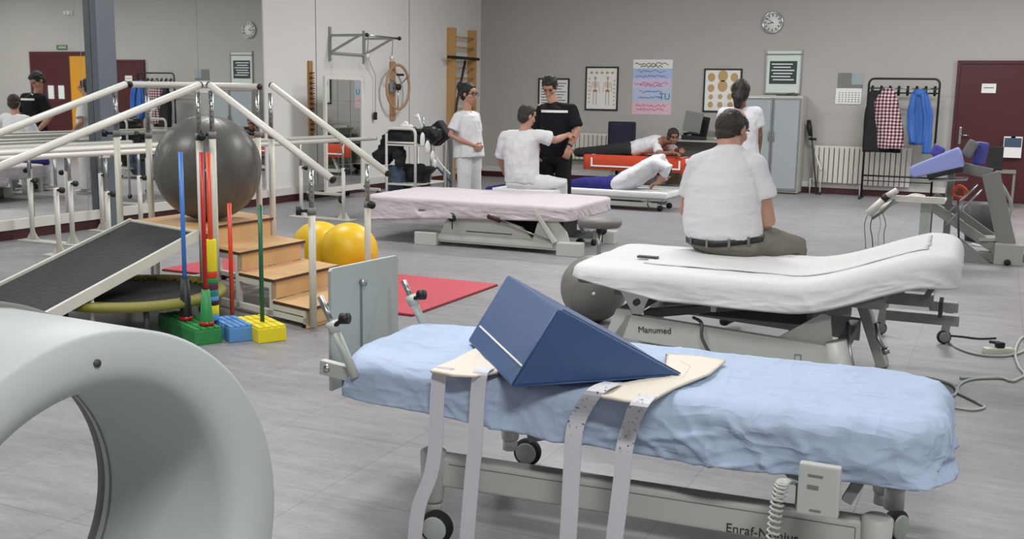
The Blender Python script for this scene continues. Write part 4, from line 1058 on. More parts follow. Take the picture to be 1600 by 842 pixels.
tag(obj('phone_case', MB().box(-.70, -.58, -.16, -.12, .605, .618, .004, mtx=T), 'dark_grey'), 'small dark flat case on the white sheet at the end of the towel', 'case')
# its power cable
cb_ = [tp(-.30, -.40, .345), tp(-.24, -.46, .33), tp(-.22, -.50, .25), tp(-.1, -.56, .12), tp(.08, -.64, .012), tp(.35, -.70, .012)]
def smooth(pts, n=10):
    pts = [V(p) for p in pts]; out = []
    for i in range(len(pts)-1):
        a, b, c, d = pts[max(i-1, 0)], pts[i], pts[i+1], pts[min(i+2, len(pts)-1)]
        for k in range(n):
            s = k/n; out.append(.5*((2*b)+(c-a)*s+(2*a-5*b+4*c-d)*s*s+(3*b-a-3*c+d)*s**3))
    out.append(pts[-1]); return out
part('power_cable', MB().tube(smooth(cb_), .009, 8), 'dark_grey', t)
# floor cables and power strip
ps = Z(1560, 548, .02)
g = thing('power_strip', 'white power strip with a black plug on the floor', 'power strip', (ps.x, ps.y, 0))
part('body', MB().box(ps.x-.09, ps.x+.09, ps.y-.03, ps.y+.03, 0, .04, .01, rz=.5), 'white_paint', g)
part('plug', MB().box(ps.x-.02, ps.x+.03, ps.y-.02, ps.y+.02, .04, .075, .008, rz=.5).tube([(ps.x, ps.y, .07), (ps.x-.05, ps.y+.05, .06)], .01), 'black', g)
def floor_cable(label, pts, m, r=.006, name='cable'):
    P = [Z(px, py, r) for px, py in pts]; return tag(obj(name, MB().tube(smooth(P), r, 8), m), label, 'cable')
floor_cable('black cable running from the power strip to the small castor', [(1556, 528), (1530, 529), (1505, 526), (1482, 524)], 'black', .006)
floor_cable('pale cable looping on the floor in front of the power strip', [(1479, 532), (1500, 545), (1530, 554), (1565, 556), (1590, 552), (1605, 545)], 'pale_grey', .008)
floor_cable('pale cable curving over the floor past the power strip', [(1610, 522), (1594, 530), (1586, 550), (1592, 572), (1601, 585), (1590, 592), (1580, 595), (1560, 590), (1500, 590)], 'pale_grey', .008)
floor_cable('pale looping cable on the floor behind the blue-sheeted table', [(1340, 586), (1400, 588), (1440, 588), (1480, 598), (1494, 608), (1488, 618), (1460, 612)], 'pale_grey', .007)
floor_cable('thin pale cable forming a loop on the floor beside the blue sheet', [(1560, 590), (1520, 592), (1500, 600), (1496, 612), (1510, 620), (1530, 630), (1538, 636), (1520, 640), (1490, 636)], 'pale_grey', .007)
# ball under the table
gb = Z(912, 506); ball('exercise_ball', 'grey exercise ball on the floor half under the white-sheeted table', V((gb.x+.02, gb.y+.12, .225)), .225, 'ball_grey_light')
# ---------------- foreground tilt table with blue sheet
bc_ = V((-1.03, 3.215, 0)); BR = math.radians(3.5)
T = Matrix.Translation(bc_) @ Matrix.Rotation(BR, 4, 'Z'); tp = lambda x, y, z: T @ V((x, y, z))
t = thing('tilt_table', 'grey tilt table with a foot board under the pale blue sheet', 'treatment table', bc_)
def yl(p): return (T.inverted() @ p)
l1 = yl(V((-1.659, 2.986, 0))); l2 = yl(V((-.235, 3.096, 0)))
XL1, YL1 = l1.x, l1.y
BY = YL1; XA, XB = l1.x, l2.x; FW = .72
for y in (BY, BY+FW):
    y_ = y+.03 if y == BY else y
    part('side_beam', MB().prism([tp(XA, y_-.035, .185), tp(XB, y_-.035, .185), tp(XB, y_-.035, .29), tp(XA, y_-.035, .29)], T.to_3x3() @ V((0, .07, 0)), .012), 'grey_paint', t)
    if y == BY:
        part('trim_line', lbox(lbox(MB(), T, XA+.06, XB-.06, y-.0065, y-.004, .268, .2705), T, XB-.06, XB-.057, y-.0065, y-.004, .195, .268), 'mid_grey', t)
    for x in (XA, XB):
        zt_ = .31
        lg = part('leg', MB().lathe([(.001, zt_+.004), (.036, zt_+.003), (.045, zt_-.004), (.042, zt_-.09), (.036, .14), (.034, .13), (.001, .13)], tp(x, y, 0), n=28), 'grey_paint', t)
        part('castor_neck', MB().cyl(tp(x, y, .085), tp(x, y, .135), .030, n=20), 'grey_paint', lg)
for (x, y), d in (((XA+.035, BY-.045), (1, .1, 0)), ((XB+.03, BY-.04), (.3, 1, 0)), ((XA+.05, BY+FW+.07), (1, .1, 0)), ((XB+.05, BY+FW-.12), (.6, 1, 0))):
    q = tp(x, y, 0); castor(t, q.x, q.y, .058, d, 'pale_grey', .04)
cl_ = yl(Z(1408, 842)); 
part('round_column', MB().cyl(tp(XB+.04, BY+FW-.10, .11), tp(XB+.04, BY+FW-.10, .26), .034, n=24).cyl(tp(XB+.04, BY+FW-.10, .19), tp(XB+.04, BY+FW-.10, .54), .044, n=24), 'grey_paint', t)
part('top_frame', lbox(lbox(lbox(MB(), T, -.95, .80, -.27, -.22, .505, .56, .004), T, -.95, .80, .22, .27, .505, .56, .004), T, -.2, -.12, -.25, .25, .50, .55), 'mid_grey', t)
part('sub_frame', lbox(lbox(MB(), T, -.40, .70, -.20, -.14, .43, .48, .004), T, -.4, .7, .14, .2, .43, .48, .004), 'dark_grey', t)
part('cross_bar', lbox(lbox(MB(), T, -.36, -.31, .0, .3, .33, .47, .006), T, .55, .62, -.18, .3, .25, .46, .006), 'mid_grey', t)
part('scissor_arm', MB().beam(tp(-.3, -.17, .40), tp(.05, -.17, .50), .05, .03).beam(tp(.60, -.2, .36), tp(.45, -.2, .50), .06, .03).beam(tp(.66, -.26, .37), tp(.60, -.26, .52), .025, .03).beam(tp(.70, -.26, .37), tp(.76, -.26, .50), .025, .03), 'mid_grey', t)
part('motor', MB().cyl(tp(.18, -.05, .40), tp(.48, -.05, .46), .035, n=20).box(0, .12, -.05, .05, .36, .43, .01, mtx=T), 'dark_grey', t)
hb = PY(1284, 755, 2.86)
part('control_holder', MB().box(hb.x-.055, hb.x+.055, 2.80, 2.83, hb.z-.075, hb.z+.07, .006), 'grey_paint', t)
part('control_mark', MB().box(hb.x-.03, hb.x+.0, 2.7985, 2.80, hb.z+.0, hb.z+.012).box(hb.x-.03, hb.x+.01, 2.7985, 2.80, hb.z+.035, hb.z+.042).box(hb.x-.02, hb.x+.01, 2.7985, 2.80, hb.z-.062, hb.z-.056), 'mid_grey', t)
co = []
s0, s1 = PY(1222, 755, 2.84), PY(1205, 860, 2.84); s2 = PY(1212, 800, 2.83)
core = smooth([PY(1236, 752, 2.95), s0, s2, s1, PY(1200, 900, 2.84)], 40)
for i, p in enumerate(core):
    a = i*1.05; co.append(p+V((.017*math.cos(a), .014*math.sin(a), 0)))
part('coiled_cable', MB().tube(co, .0042, 6), 'grey_paint', t)
tw_ = yl(PY(1192, 829, 3.07)); mt = T @ Matrix.Translation(V((tw_.x, BY-.0065, tw_.z))) @ Matrix.Rotation(math.pi/2, 4, 'X')
part('brand_lettering', text_mesh('Enraf-Nonius', .041, mt), 'ink', t)
part('mattress', lbox(MB(), T, -.86, .86, -.24, .24, .555, .60, .02), 'grey_vinyl', t)
def bz(x, y): return .0
def bdrop(x, y): return 1+.18*math.sin(x*2.6+1.0)+.22*max(0, x-.3)
tagsheet(sheet_mesh(bc_.x, bc_.y, BR, 1.94, .68, .632, .155, 21, amp=.022, topamp=.007, rc=.20, re=.06, tuck=.12, dropf=bdrop, foldsc=(1.6, 4., 5.), cre=.021), 'blue_sheet', 'crumpled pale blue fitted sheet under the blue wedge cushion')
# foot board and its arms
FX = -2.10
a = PX(517, 420, FX); b = PX(629, 399, FX+.02); c = PX(515, 600, FX)
y0, y1 = a.y, b.y
fb_ = part('foot_board', MB().prism([V((FX, y0, c.z-.03)), V((FX, y1, c.z-.03)), V((FX+.0, y1, b.z-.01)), V((FX+.0, y1-.015, b.z)), V((FX, y0+.01, a.z)), V((FX, y0, a.z-.01))], V((-.014, 0, 0)), .002), 'pale_grey', t, 'pale grey foot board')
s_ = PX(571, 442, FX+.02)
part('slot', MB().box(FX, FX+.003, s_.y-.006, s_.y+.006, c.z+.05, s_.z), 'mid_grey', fb_)
part('slot_bolt', MB().cyl((FX, s_.y, s_.z), (FX+.02, s_.y, s_.z), .012), 'steel', fb_)
def arm(p, q, kn, Y):
    P, Q_, K = PY(*p, Y), PY(*q, Y), PY(*kn, Y)
    m1 = P.lerp(Q_, .38)
    h = part('foot_board_arm', MB().tube([m1, Q_], .016), 'grey_paint', t)
    part('inner_rod', MB().tube([P, m1], .011), 'steel', h)
    part('clamp_collar', MB().cyl(m1-(Q_-P).normalized()*.02, m1+(Q_-P).normalized()*.02, .021), 'grey_paint', h)
    part('arm_knob', MB().tube([m1+V((0, -.01, 0)), K], .008).cyl(K-V((.008, 0, 0)), K+V((.018, 0, .003)), .019, n=16), 'black', h)
arm((500, 463), (556, 590), (537, 498), 2.83); arm((630, 438), (668, 520), (657, 461), 3.42)
bk = PY(545, 574, 2.85)
part('bracket', MB().beam(PY(503, 572, 2.86), PY(566, 588, 2.86), .03, .05, bev=.004), 'grey_paint', t)
part('bolt', MB().cyl(PY(511, 575, 2.84), PY(511, 575, 2.87), .012).cyl(PY(556, 584, 2.83), PY(556, 584, 2.87), .010), 'chrome', t)
part('under_bar', MB().tube([PY(534, 590, 2.9), PY(560, 597, 2.9), PY(610, 604, 2.95)], .008), 'mid_grey', t)
# wedge cushion
zt = .648
N0 = Z(798, 606, zt); N1 = Z(1068, 588, zt); F0 = Z(749, 531, zt)
d = (N1-N0); d.z = 0; Lw = d.length; d.normalize(); e = V((-d.y, d.x, 0)); 
AP = PL(873, 482, N0, d); 
wl = (F0-N0).dot(e); tlt = F0-N0-e*(F0-N0).dot(e)
wv = e*(F0-N0).length*.98 + d*((F0-N0).dot(d))*.3
wc = thing('wedge_cushion', 'dark blue vinyl triangular wedge cushion on the pale blue sheet', 'cushion', N0)
part('cover', MB().prism([N0, N1, AP], wv, .012), 'vinyl_blue', wc)
def onback(s, q): return N0.lerp(AP, s)+wv*q
off = -(AP-N0).cross(wv).normalized()*.002
o1 = onback(.20, .02)-off*.0; 
nrm = (AP-N0).cross(wv).normalized(); nrm = nrm if nrm.dot(EYE-N0) > 0 else -nrm
part('zip_fastener', MB().tube([onback(.26, .02)+nrm*.001, onback(.26, .93)+nrm*.001], .0035, 6), 'paper', wc)
for A_, B_ in ((N0, AP), (AP, N1), (N0, N1)):
    part('piping', MB().tube([A_.lerp(B_, .03)-wv.normalized()*.002+V((0, 0, .004)), A_.lerp(B_, .97)-wv.normalized()*.002+V((0, 0, .004))], .003, 6), 'vinyl_blue', wc)
# belts: padded cloth with hanging straps
def pad_px(pts, z, nmb, m, th=.008):
    P = [Z(px, py, z) for px, py in pts]; n = len(P); cen = sum(P, V())/n
    mb = MB(); rings = [[cen.lerp(p, s)+V((0, 0, .004*nz(p.x*9, p.y*9, s*3))) for p in P] for s in (0.02, .35, .7, .92, 1)]
    rings.append([p-V((0, 0, th)) for p in P]); rings.append([cen.lerp(p, .3)-V((0, 0, th)) for p in P])
    vs = [p for r in rings for p in r]; fs = [tuple(range(n))]
    for i in range(len(rings)-1):
        for k in range(n): fs.append((i*n+k, i*n+(k+1) % n, (i+1)*n+(k+1) % n, (i+1)*n+k))
    fs.append(tuple((len(rings)-1)*n+k for k in reversed(range(n))))
    mb._add(vs, fs, True); return mb
def edgepts(pts, n=6):
    out = []
    for i in range(len(pts)):
        a, b = pts[i], pts[(i+1) % len(pts)]
        for k in range(n): out.append((a[0]+(b[0]-a[0])*k/n, a[1]+(b[1]-a[1])*k/n))
    return out
def strap(parent, pts, width_px, Ys, lab=None):
    P = []
    for (px, py), Y in zip(pts, Ys):
        if Y > 2.9: q = Z(px, py, ZS+.006)
        else:
            q = PY(px, py, 2.8); yf = bc_.y-.345+(q.x-bc_.x)*math.tan(BR)-.035; low = bc_.y+(BY+.015)+(q.x-bc_.x)*math.tan(BR)-.012; k = min(1, max(0, (.50-q.z)/.12)); q = PY(px, py, yf*(1-k)+min(low, yf)*k)
        P.append(q)
    P = smooth(P, 6)
    if lab:
        k_ = int(len(P)*.42); part('strap', MB().ribbon(P[k_:], V((width_px/510*1.0, 0, 0)), .0035), 'strap', parent); part('patterned_strap', MB().ribbon(P[:k_+1], V((width_px/510*1.0, 0, 0)), .0035), 'strap_speckled', parent, 'grey flecked strap')
    else: part('strap', MB().ribbon(P, V((width_px/510*1.0, 0, 0)), .0035), 'strap', parent)
ZS = .652
b1 = thing('restraint_belt', 'white cloth belt with two hanging straps between the foot board and the wedge', 'belt', Z(735, 565, ZS))
part('cloth_pad', pad_px(edgepts([(672, 578), (752, 540), (768, 548), (778, 580), (742, 586), (706, 585)]), ZS, '', ''), 'cream_cloth', b1)
YF = 2.815
strap(b1, [(700, 574), (688, 580), (684, 610), (682, 650), (680, 700), (672, 745), (655, 790), (648, 842), (646, 880)], 26, [3.02, 2.88, YF, YF, YF, 2.86, 2.86, 2.86, 2.86])
strap(b1, [(762, 574), (751, 582), (747, 612), (744, 660), (742, 700), (738, 740), (733, 800), (729, 850), (727, 890)], 26, [2.98, 2.87, YF-.01, YF-.01, YF-.02, YF-.02, YF-.02, YF-.02, YF-.02])
b2 = thing('restraint_belt', 'cream cloth belt with two hanging straps under the thin end of the wedge', 'belt', Z(1040, 590, ZS))
part('cloth_pad', pad_px(edgepts([(930, 605), (1000, 592), (1066, 592), (1080, 572), (1040, 552), (1090, 556), (1134, 562), (1110, 582), (1055, 604), (1012, 628), (975, 624), (940, 618)]), ZS, '', ''), 'cream_cloth', b2)
strap(b2, [(958, 598), (930, 612), (905, 650), (896, 685), (893, 740), (890, 800), (887, 850), (885, 890)], 28, [3.0, 2.93, 2.86, 2.83, 2.82, 2.82, 2.82, 2.82], 1)
strap(b2, [(1012, 618), (998, 634), (985, 665), (975, 705), (972, 745), (966, 795), (960, 845), (958, 890)], 27, [3.0, 2.93, 2.87, 2.84, 2.83, 2.83, 2.83, 2.83], 1)
# ---------------- magnetic ring at lower left
az, tl, Rr_, Ri, RL = 1.472, -.017, .36, .265, .357
ra_ = V((-math.sin(az)*math.cos(tl), math.cos(az)*math.cos(tl), math.sin(tl))); rcn = V((-1.171, 1.101, .788))
t = thing('magnet_ring', 'very large pale grey cylindrical magnetotherapy ring close to the ramp', 'therapy ring', (rcn.x-.18, rcn.y, rcn.z-.36))
prof = [(Rr_-.006, 0), (Rr_, .004), (Rr_, RL-.004), (Rr_-.006, RL), (Ri+.02, RL), (Ri+.004, RL-.008), (Ri, RL-.03), (Ri, .045), (Ri+.006, .02), (Ri+.022, .006), (Ri+.04, 0)]
part('shell', MB().lathe(prof, rcn, ra_, 128, closed=True), 'ring_shell', t)
part('rear_joint', MB().lathe([(Rr_+.0005, RL-.03), (Rr_+.0015, RL-.028), (Rr_+.0015, RL-.024), (Rr_+.0005, RL-.022)], rcn, ra_, 128, closed=True).lathe([(Ri-.0015, RL-.03), (Ri-.0015, RL-.027), (Ri+.001, RL-.024), (Ri+.001, RL-.034)], rcn, ra_, 128, closed=True), 'mid_grey', t)
u = ra_.cross(V((0, 0, 1))).normalized(); v2 = u.cross(ra_)
best = None
for k in range(360):
    q = rcn+(u*math.cos(k*math.pi/180)+v2*math.sin(k*math.pi/180))*(Rr_-.045); dlt = q-EYE; zc = dlt.dot(fwd); px = 800+F_PX*dlt.dot(rgt)/zc; py = 421-F_PX*dlt.dot(upv)/zc
    e_ = (px-141)**2+(py-535)**2
    if best is None or e_ < best[0]: best = (e_, q)
part('rear_flange', MB().lathe([(Rr_+.001, RL-.001), (Rr_+.009, RL), (Rr_+.009, RL+.02), (Rr_-.01, RL+.022), (Ri+.01, RL+.02), (Ri+.01, RL)], rcn, ra_, 128, closed=True), 'mid_grey', t)
part('screw', MB().cyl(best[1]-ra_*.003, best[1]+ra_*.004, .006, n=12), 'dark_grey', t)
ct = thing('ring_couch', 'pale couch running through the big magnetotherapy ring', 'couch', (rcn.x-.2, rcn.y, 0))
zc_ = rcn.z-.17
Tc = Matrix.Translation(V((rcn.x-.35, rcn.y+.02, 0))) @ Matrix.Rotation(az-math.pi/2, 4, 'Z')
part('mattress', lbox(MB(), Tc, -1.0, .55, -.15, .15, zc_-.05, zc_, .02), 'pale_grey', ct)
part('frame', lbox(MB(), Tc, -.98, .53, -.13, .13, zc_-.09, zc_-.05, .005), 'white_paint', ct)
for x in (-.9, .45):
    for y in (-.12, .12): part('leg', lbox(MB(), Tc, x-.02, x+.02, y-.02, y+.02, 0, zc_-.085, .004), 'white_paint', ct)
for x in (-.19, .0): part('ring_support', lbox(MB(), Tc, x-.03 if x else x-.06, x+.06, -.30, .30, .0, .06, .01), 'pale_grey', t) if False else None
part('ring_stand', lbox(MB(), Matrix.Translation(rcn+ra_*RL/2) @ Matrix.Rotation(az-math.pi/2, 4, 'Z'), -.12, .12, -.14, .14, -rcn.z, -.352, .01), 'pale_grey', t)
# ================================================================ FAR FURNITURE
# low bench (far end shown) the patient sits on
t = thing('low_bench', 'low white-covered bench with a navy edge under the patient seen from behind', 'bench', (-4.75, 10.85, 0))
part('cushion', MB().box(-5.22, -4.42, 10.62, 11.02, .40, .47, .03), 'white_sheet', t)
part('edge_roll', MB().cyl((-5.20, 10.62, .44), (-5.20, 11.02, .44), .045, n=20), 'royal', t)
for x in (-5.1, -4.52):
    for y in (10.68, 10.96): part('leg', MB().box(x-.025, x+.025, y-.025, y+.025, 0, .405), 'grey_paint', t)
part('frame', MB().box(-5.14, -4.48, 10.66, 10.98, .35, .40, .005), 'grey_paint', t)
def plinth(label, cx, cy, L, Wd, z, m, rot=0, mesh_m='white_sheet'):
    T = Matrix.Translation(V((cx, cy, 0))) @ Matrix.Rotation(rot, 4, 'Z')
    t = thing('treatment_table', label, 'treatment table', (cx, cy, 0))
    part('mattress', lbox(MB(), T, -L/2, L/2, -Wd/2, Wd/2, z-.08, z, .025), m, t)
    part('top_frame', lbox(MB(), T, -L/2+.05, L/2-.05, -Wd/2+.05, Wd/2-.05, z-.12, z-.08, .004), 'grey_paint', t)
    part('base_frame', lbox(lbox(MB(), T, -L/2+.15, L/2-.15, -Wd/2+.08, -Wd/2+.14, .05, .11, .004), T, -L/2+.15, L/2-.15, Wd/2-.14, Wd/2-.08, .05, .11, .004), 'grey_paint', t)
    for x in (-L/2+.2, L/2-.2):
        for y in (-Wd/2+.11, Wd/2-.11):
            part('leg', MB().beam(T @ V((x, y, .08)), T @ V((x*.75, y, z-.1)), .05, .04), 'grey_paint', t)
            q = T @ V((x+(.08 if x > 0 else -.08), y, 0)); part('castor', MB().cyl((q.x, q.y-.015, .04), (q.x, q.y+.015, .04), .04, n=16), 'black_rubber', t)
    part('motor', lbox(MB(), T, -.2, .2, -.1, .1, .12, .25, .01), 'mid_grey', t)
    for x in (L/2-.06, L/2-.25): part('hook', MB().tube([T @ V((x, -Wd/2-.01, z-.1)), T @ V((x, -Wd/2-.03, z-.17)), T @ V((x+.03, -Wd/2-.03, z-.2))], .008, 8), 'black', t)
    return t
zB = .26
cB = Z(950, 297, zB)
plinth('white treatment table under the prone patient in blue trousers', -4.95, 13.75, 2.0, .66, zB, 'white_sheet')
plinth('treatment table with the orange towel under the propped patient', -5.05, 16.45, 1.95, .68, .565, 'white_sheet')
# orange towel with white border, hanging over the front
TT = Matrix.Translation(V((-5.05, 16.45, 0)))
ot = thing('orange_towel', 'orange towel with a white border stripe under the propped patient', 'towel', (-5.0, 16.2, .34))
a = PY(912, 246, 16.1); b = PY(1071, 240, 16.1)
def towel_pts(x):
    return [V((x, 16.72, .572)), V((x, 16.15, .574)), V((x, 16.105, .566)), V((x, 16.10, .48)), V((x, 16.10, .34+.015*nz(x*6, 1)))]
rows = [towel_pts(a.x+(b.x-a.x)*i/40) for i in range(41)]
rows = [[p+V((0, .006*nz(p.x*7, p.z*7), 0)) for p in r] for r in rows]
top = MB(); n = 5
vs = [p for r in rows for p in r]+[p+V((0, .006, -.006)) for r in rows for p in r]; K = n; N = len(rows); fs = []
for i in range(N-1):
    for j in range(K-1):
        q = i*K+j; fs.append((q, q+1, q+K+1, q+K)); q += N*K; fs.append((q, q+K, q+K+1, q+1))
for i in range(N-1): fs += [(i*K+K-1, i*K+K-1+N*K, (i+1)*K+K-1+N*K, (i+1)*K+K-1), (i*K, (i+1)*K, (i+1)*K+N*K, i*K+N*K)]
for j in range(K-1): fs += [(j, j+N*K, j+1+N*K, j+1), ((N-1)*K+j, (N-1)*K+j+1, (N-1)*K+j+1+N*K, (N-1)*K+j+N*K)]
top._add(vs, fs, True); part('cloth', top, 'orange_towel', ot)
sm = MB(); xa, xb = a.x+.16, b.x-.10
sm.box(xa, xb, 16.082, 16.088, .385, .41); sm.box(xa-.03, xa, 16.082, 16.088, .385, .53); sm.box(xb, xb+.03, 16.082, 16.088, .385, .53)
sm.box(xb-.0, xb+.035, 16.12, 16.5, .5755, .579); sm.box(xa-.03, xa, 16.12, 16.3, .5755, .579)
part('border_stripe', sm, 'paper', ot)
# desk, chair, screen
dk = thing('desk', 'grey office desk with a beige drawer unit behind the treatment tables', 'desk', (-4.3, 17.0, 0))
dz = PY(1100, 219, 17.0).z; dx0 = PY(1062, 219, 17.0).x; dx1 = PY(1150, 219, 17.0).x
part('desk_top', MB().box(dx0-.45, dx1-.08, 16.85, 17.55, dz-.03, dz, .006), 'desk_grey', dk)
part('front_panel', MB().box(dx0-.4, dx1-.1, 17.3, 17.33, .2, dz-.03), 'desk_grey', dk)
for x in (dx0-.42, dx1-.11): part('leg', MB().box(x-.02, x+.02, 16.9, 17.5, 0, dz-.03, .004), 'desk_grey', dk)
bx0, bx1 = PY(1020, 290, 16.95).x, PY(1062, 290, 16.95).x
part('drawer_unit', MB().box(bx0, bx1, 16.9, 17.28, .02, .52, .006), 'beige_box', dk)
for k in range(3):
    dr = part('drawer', MB().box(bx0+.015, bx1-.015, 16.885, 16.902, .05+.155*k, .19+.155*k, .003), 'beige_box', dk); part('handle', MB().box((bx0+bx1)/2-.05, (bx0+bx1)/2+.05, 16.875, 16.887, .13+.155*k, .14+.155*k), 'mid_grey', dr)
ch = thing('office_chair', 'dark navy padded chair back standing behind the propped patient', 'chair', (PY(967, 210, 17.1).x, 17.1, 0))
cx = PY(967, 210, 17.1).x; ct_ = PY(967, 190, 17.1).z
part('backrest', MB().box(cx-.25, cx+.25, 17.22, 17.28, .62, ct_, .03).box(cx-.2, cx+.2, 17.19, 17.23, .66, ct_-.04, .02), 'navy', ch)
part('seat', MB().box(cx-.24, cx+.24, 16.85, 17.25, .46, .53, .03), 'navy', ch)
part('column', MB().cyl((cx, 17.05, .1), (cx, 17.05, .46), .03).beam((cx, 17.24, .5), (cx, 17.26, .66), .06, .02), 'black', ch)
for k in range(5):
    q = 2*math.pi*k/5; part('leg', MB().tube([(cx, 17.05, .11), (cx+.27*math.cos(q), 17.05+.27*math.sin(q), .07)], [.025, .015]).sph((cx+.27*math.cos(q), 17.05+.27*math.sin(q), .028), .028, 10), 'black', ch)
mo = thing('computer_monitor', 'thin screen turned edge-on on the desk', 'monitor', (PY(1083, 200, 17.2).x, 17.2, dz))
m0 = PY(1079, 217, 17.15); m1 = PY(1086, 175, 17.15)
part('screen', MB().beam((m0.x, 17.15, dz+.12), (m1.x, 17.15, m1.z), .30, .03, up=(0, 1, 0)), 'mid_grey', mo)
part('stand', MB().tube([(m0.x+.1, 17.2, dz+.02), (m0.x+.12, 17.2, dz+.2), (m0.x+.04, 17.17, dz+.24)], .015).box(m0.x, m0.x+.22, 17.1, 17.32, dz, dz+.018, .004), 'black', mo)
m2 = PY(1093, 190, 17.15)
t = thing('desk_telephone', 'black office telephone on the desk beside the screen', 'telephone', (PY(1083, 214, 16.95).x, 16.95, dz))
tx = PY(1083, 214, 16.95).x
part('base', MB().prism([(tx-.18, 16.88, dz), (tx+.2, 16.88, dz), (tx+.2, 16.88, dz+.05), (tx-.18, 16.88, dz+.08)], (0, .16, 0), .008), 'black', t)
part('handset', MB().tube([(tx-.16, 16.95, dz+.09), (tx-.05, 16.95, dz+.115), (tx+.08, 16.95, dz+.10)], .022), 'black', t)
t = thing('computer_monitor', 'dark flat screen back beside the thin monitor', 'monitor', (m2.x, 17.35, dz))
part('panel', MB().beam((m2.x-.06, 17.35, dz+.02), (m2.x, 17.35, dz+.38), .26, .025, up=(0, 1, 0)), 'black', t); part('foot', MB().box(m2.x-.12, m2.x+.05, 17.25, 17.42, dz, dz+.012), 'black', t)
# ---------------- white tubular walker with jackets and bags
A = Z(603, 340); B3 = Z(648, 335)
ya = 11.0
pl_, pr_ = PY(604, 260, ya), PY(649, 260, ya); zt = PY(625, 201, ya).z
t = thing('clothes_trolley', 'white tubular trolley piled with dark coats and bags', 'trolley', ((pl_.x+pr_.x)/2, ya+.3, 0))
def hoop(y):
    pts = [(pl_.x, y, .03), (pl_.x, y, zt-.06)]
    for k in range(5): q = math.pi/2*k/4; pts.append((pl_.x+.06-.06*math.cos(q), y, zt-.06+.06*math.sin(q)))
    for k in range(5): q = math.pi/2*k/4; pts.append((pr_.x-.06+.06*math.sin(q), y, zt-.06+.06*math.cos(q)))
    return pts+[(pr_.x, y, .03)]
part('frame', MB().tube(hoop(ya), .017, 12), 'white_paint', t); part('frame', MB().tube(hoop(ya+.75), .017, 12), 'white_paint', t)
zc = PY(625, 223, ya).z
part('cross_bar', MB().tube([(pl_.x, ya, zc), (pr_.x, ya, zc)], .013).tube([(pl_.x, ya+.75, zc), (pr_.x, ya+.75, zc)], .013), 'white_paint', t)
for z in (zc-.02, .42): part('shelf', MB().box(pl_.x, pr_.x, ya, ya+.75, z-.02, z, .005), 'white_paint', t)
for x in (pl_.x, pr_.x):
    for y in (ya, ya+.75): part('castor', MB().cyl((x, y-.012, .03), (x, y+.012, .03), .03, n=14), 'black_rubber', t)
def blob(name, label, cat, m, lumps, seed, amp=.02, voxel=.012):
    parts = []
    mb = MB()
    for c_, r_ in lumps: mb.sph(c_, r_, 20)
    o = obj(name, voxmesh(mb, voxel, 3, lambda p: amp*fold(p.x, p.y, p.z, seed, (5, 5, 5))), m)
    return tag(o, label, cat)
# ================================================================ PEOPLE
def loft(mb, secs, n=20, pw=2.0, cap0=.5, cap1=.5):
    """closed tube through (centre, half-width vector, half-depth vector); domed ends"""
    secs = [(V(c), V(a), V(b)) for c, a, b in secs]; rings = []
    def ring(c, a, b, s=1):
        out = []
        for k in range(n):
            t = 2*math.pi*k/n; ct, s_ = math.cos(t), math.sin(t)
            x = math.copysign(abs(ct)**(2/pw), ct); y = math.copysign(abs(s_)**(2/pw), s_); out.append(c+a*x*s+b*y*s)
        return out
    def dome(i, j, k):
        c, a, b = secs[i]; d = (c-secs[j][0]).normalized(); h = min(a.length, b.length)*k; return [ring(c+d*h*math.sin(q), a, b, math.cos(q)) for q in (1.35, .95, .5)]
    if cap0: rings += dome(0, 1, cap0)
    for i in range(len(secs)): rings.append(ring(*secs[i]))
    if cap1: rings += list(reversed(dome(-1, -2, cap1)))
    vs = [p for r in rings for p in r]; fs = []; m = len(rings)
    for i in range(m-1):
        for k in range(n): fs.append((i*n+k, i*n+(k+1) % n, (i+1)*n+(k+1) % n, (i+1)*n+k))
    fs.append(tuple(reversed(range(n)))); fs.append(tuple((m-1)*n+k for k in range(n)))
    mb._add(vs, fs, True)
def limb(mb, pts, rs, flat0=False, flat1=False, n=16):
    pts = [V(p) for p in pts]; secs = []; prev = None
    for i, p in enumerate(pts):
        d = (pts[min(i+1, len(pts)-1)]-pts[max(i-1, 0)]).normalized()
        x = d.orthogonal().normalized() if prev is None else (prev-d*prev.dot(d)).normalized()
        prev = x; secs.append((p, x*rs[i], d.cross(x)*rs[i]))
    loft(mb, secs, n, 2.0, 0 if flat0 else .95, 0 if flat1 else .95)
def elli(mb, c, r, X, Y, Zz, n=20):
    m = Matrix((X, Y, Zz)).transposed(); mb.sph(c, r, n, mtx=m)
def basis(f, up=(0, 0, 1)):
    f = V(f).normalized(); u = V(up); s = f.cross(u).normalized(); u = s.cross(f).normalized(); return f, s, u   # s = figure's right
def head(mb, c, f, up=(0, 0, 1), k=1.0):
    f, s, u = basis(f, up); c = V(c)
    def E(o, r): elli(mb, c+(s*o[0]+f*o[1]+u*o[2])*k, tuple(q*k for q in r), s, f, u)
    E((0, -.012, .028), (.074, .094, .090)); E((0, .018, -.040), (.060, .070, .070)); E((0, .045, -.085), (.034, .036, .026))
    E((0, .062, .045), (.052, .030, .040)); E((0, .068, .028), (.050, .022, .012))
    E((0, .090, -.012), (.011, .013, .026)); E((0, .100, -.030), (.016, .014, .011))
    E((0, .080, -.060), (.026, .012, .008)); E((0, .079, -.070), (.022, .012, .007))
    for q in (-1, 1):
        E((q*.076, -.008, -.002), (.009, .020, .032)); E((q*.040, .050, -.020), (.026, .030, .026))
    return f, s, u
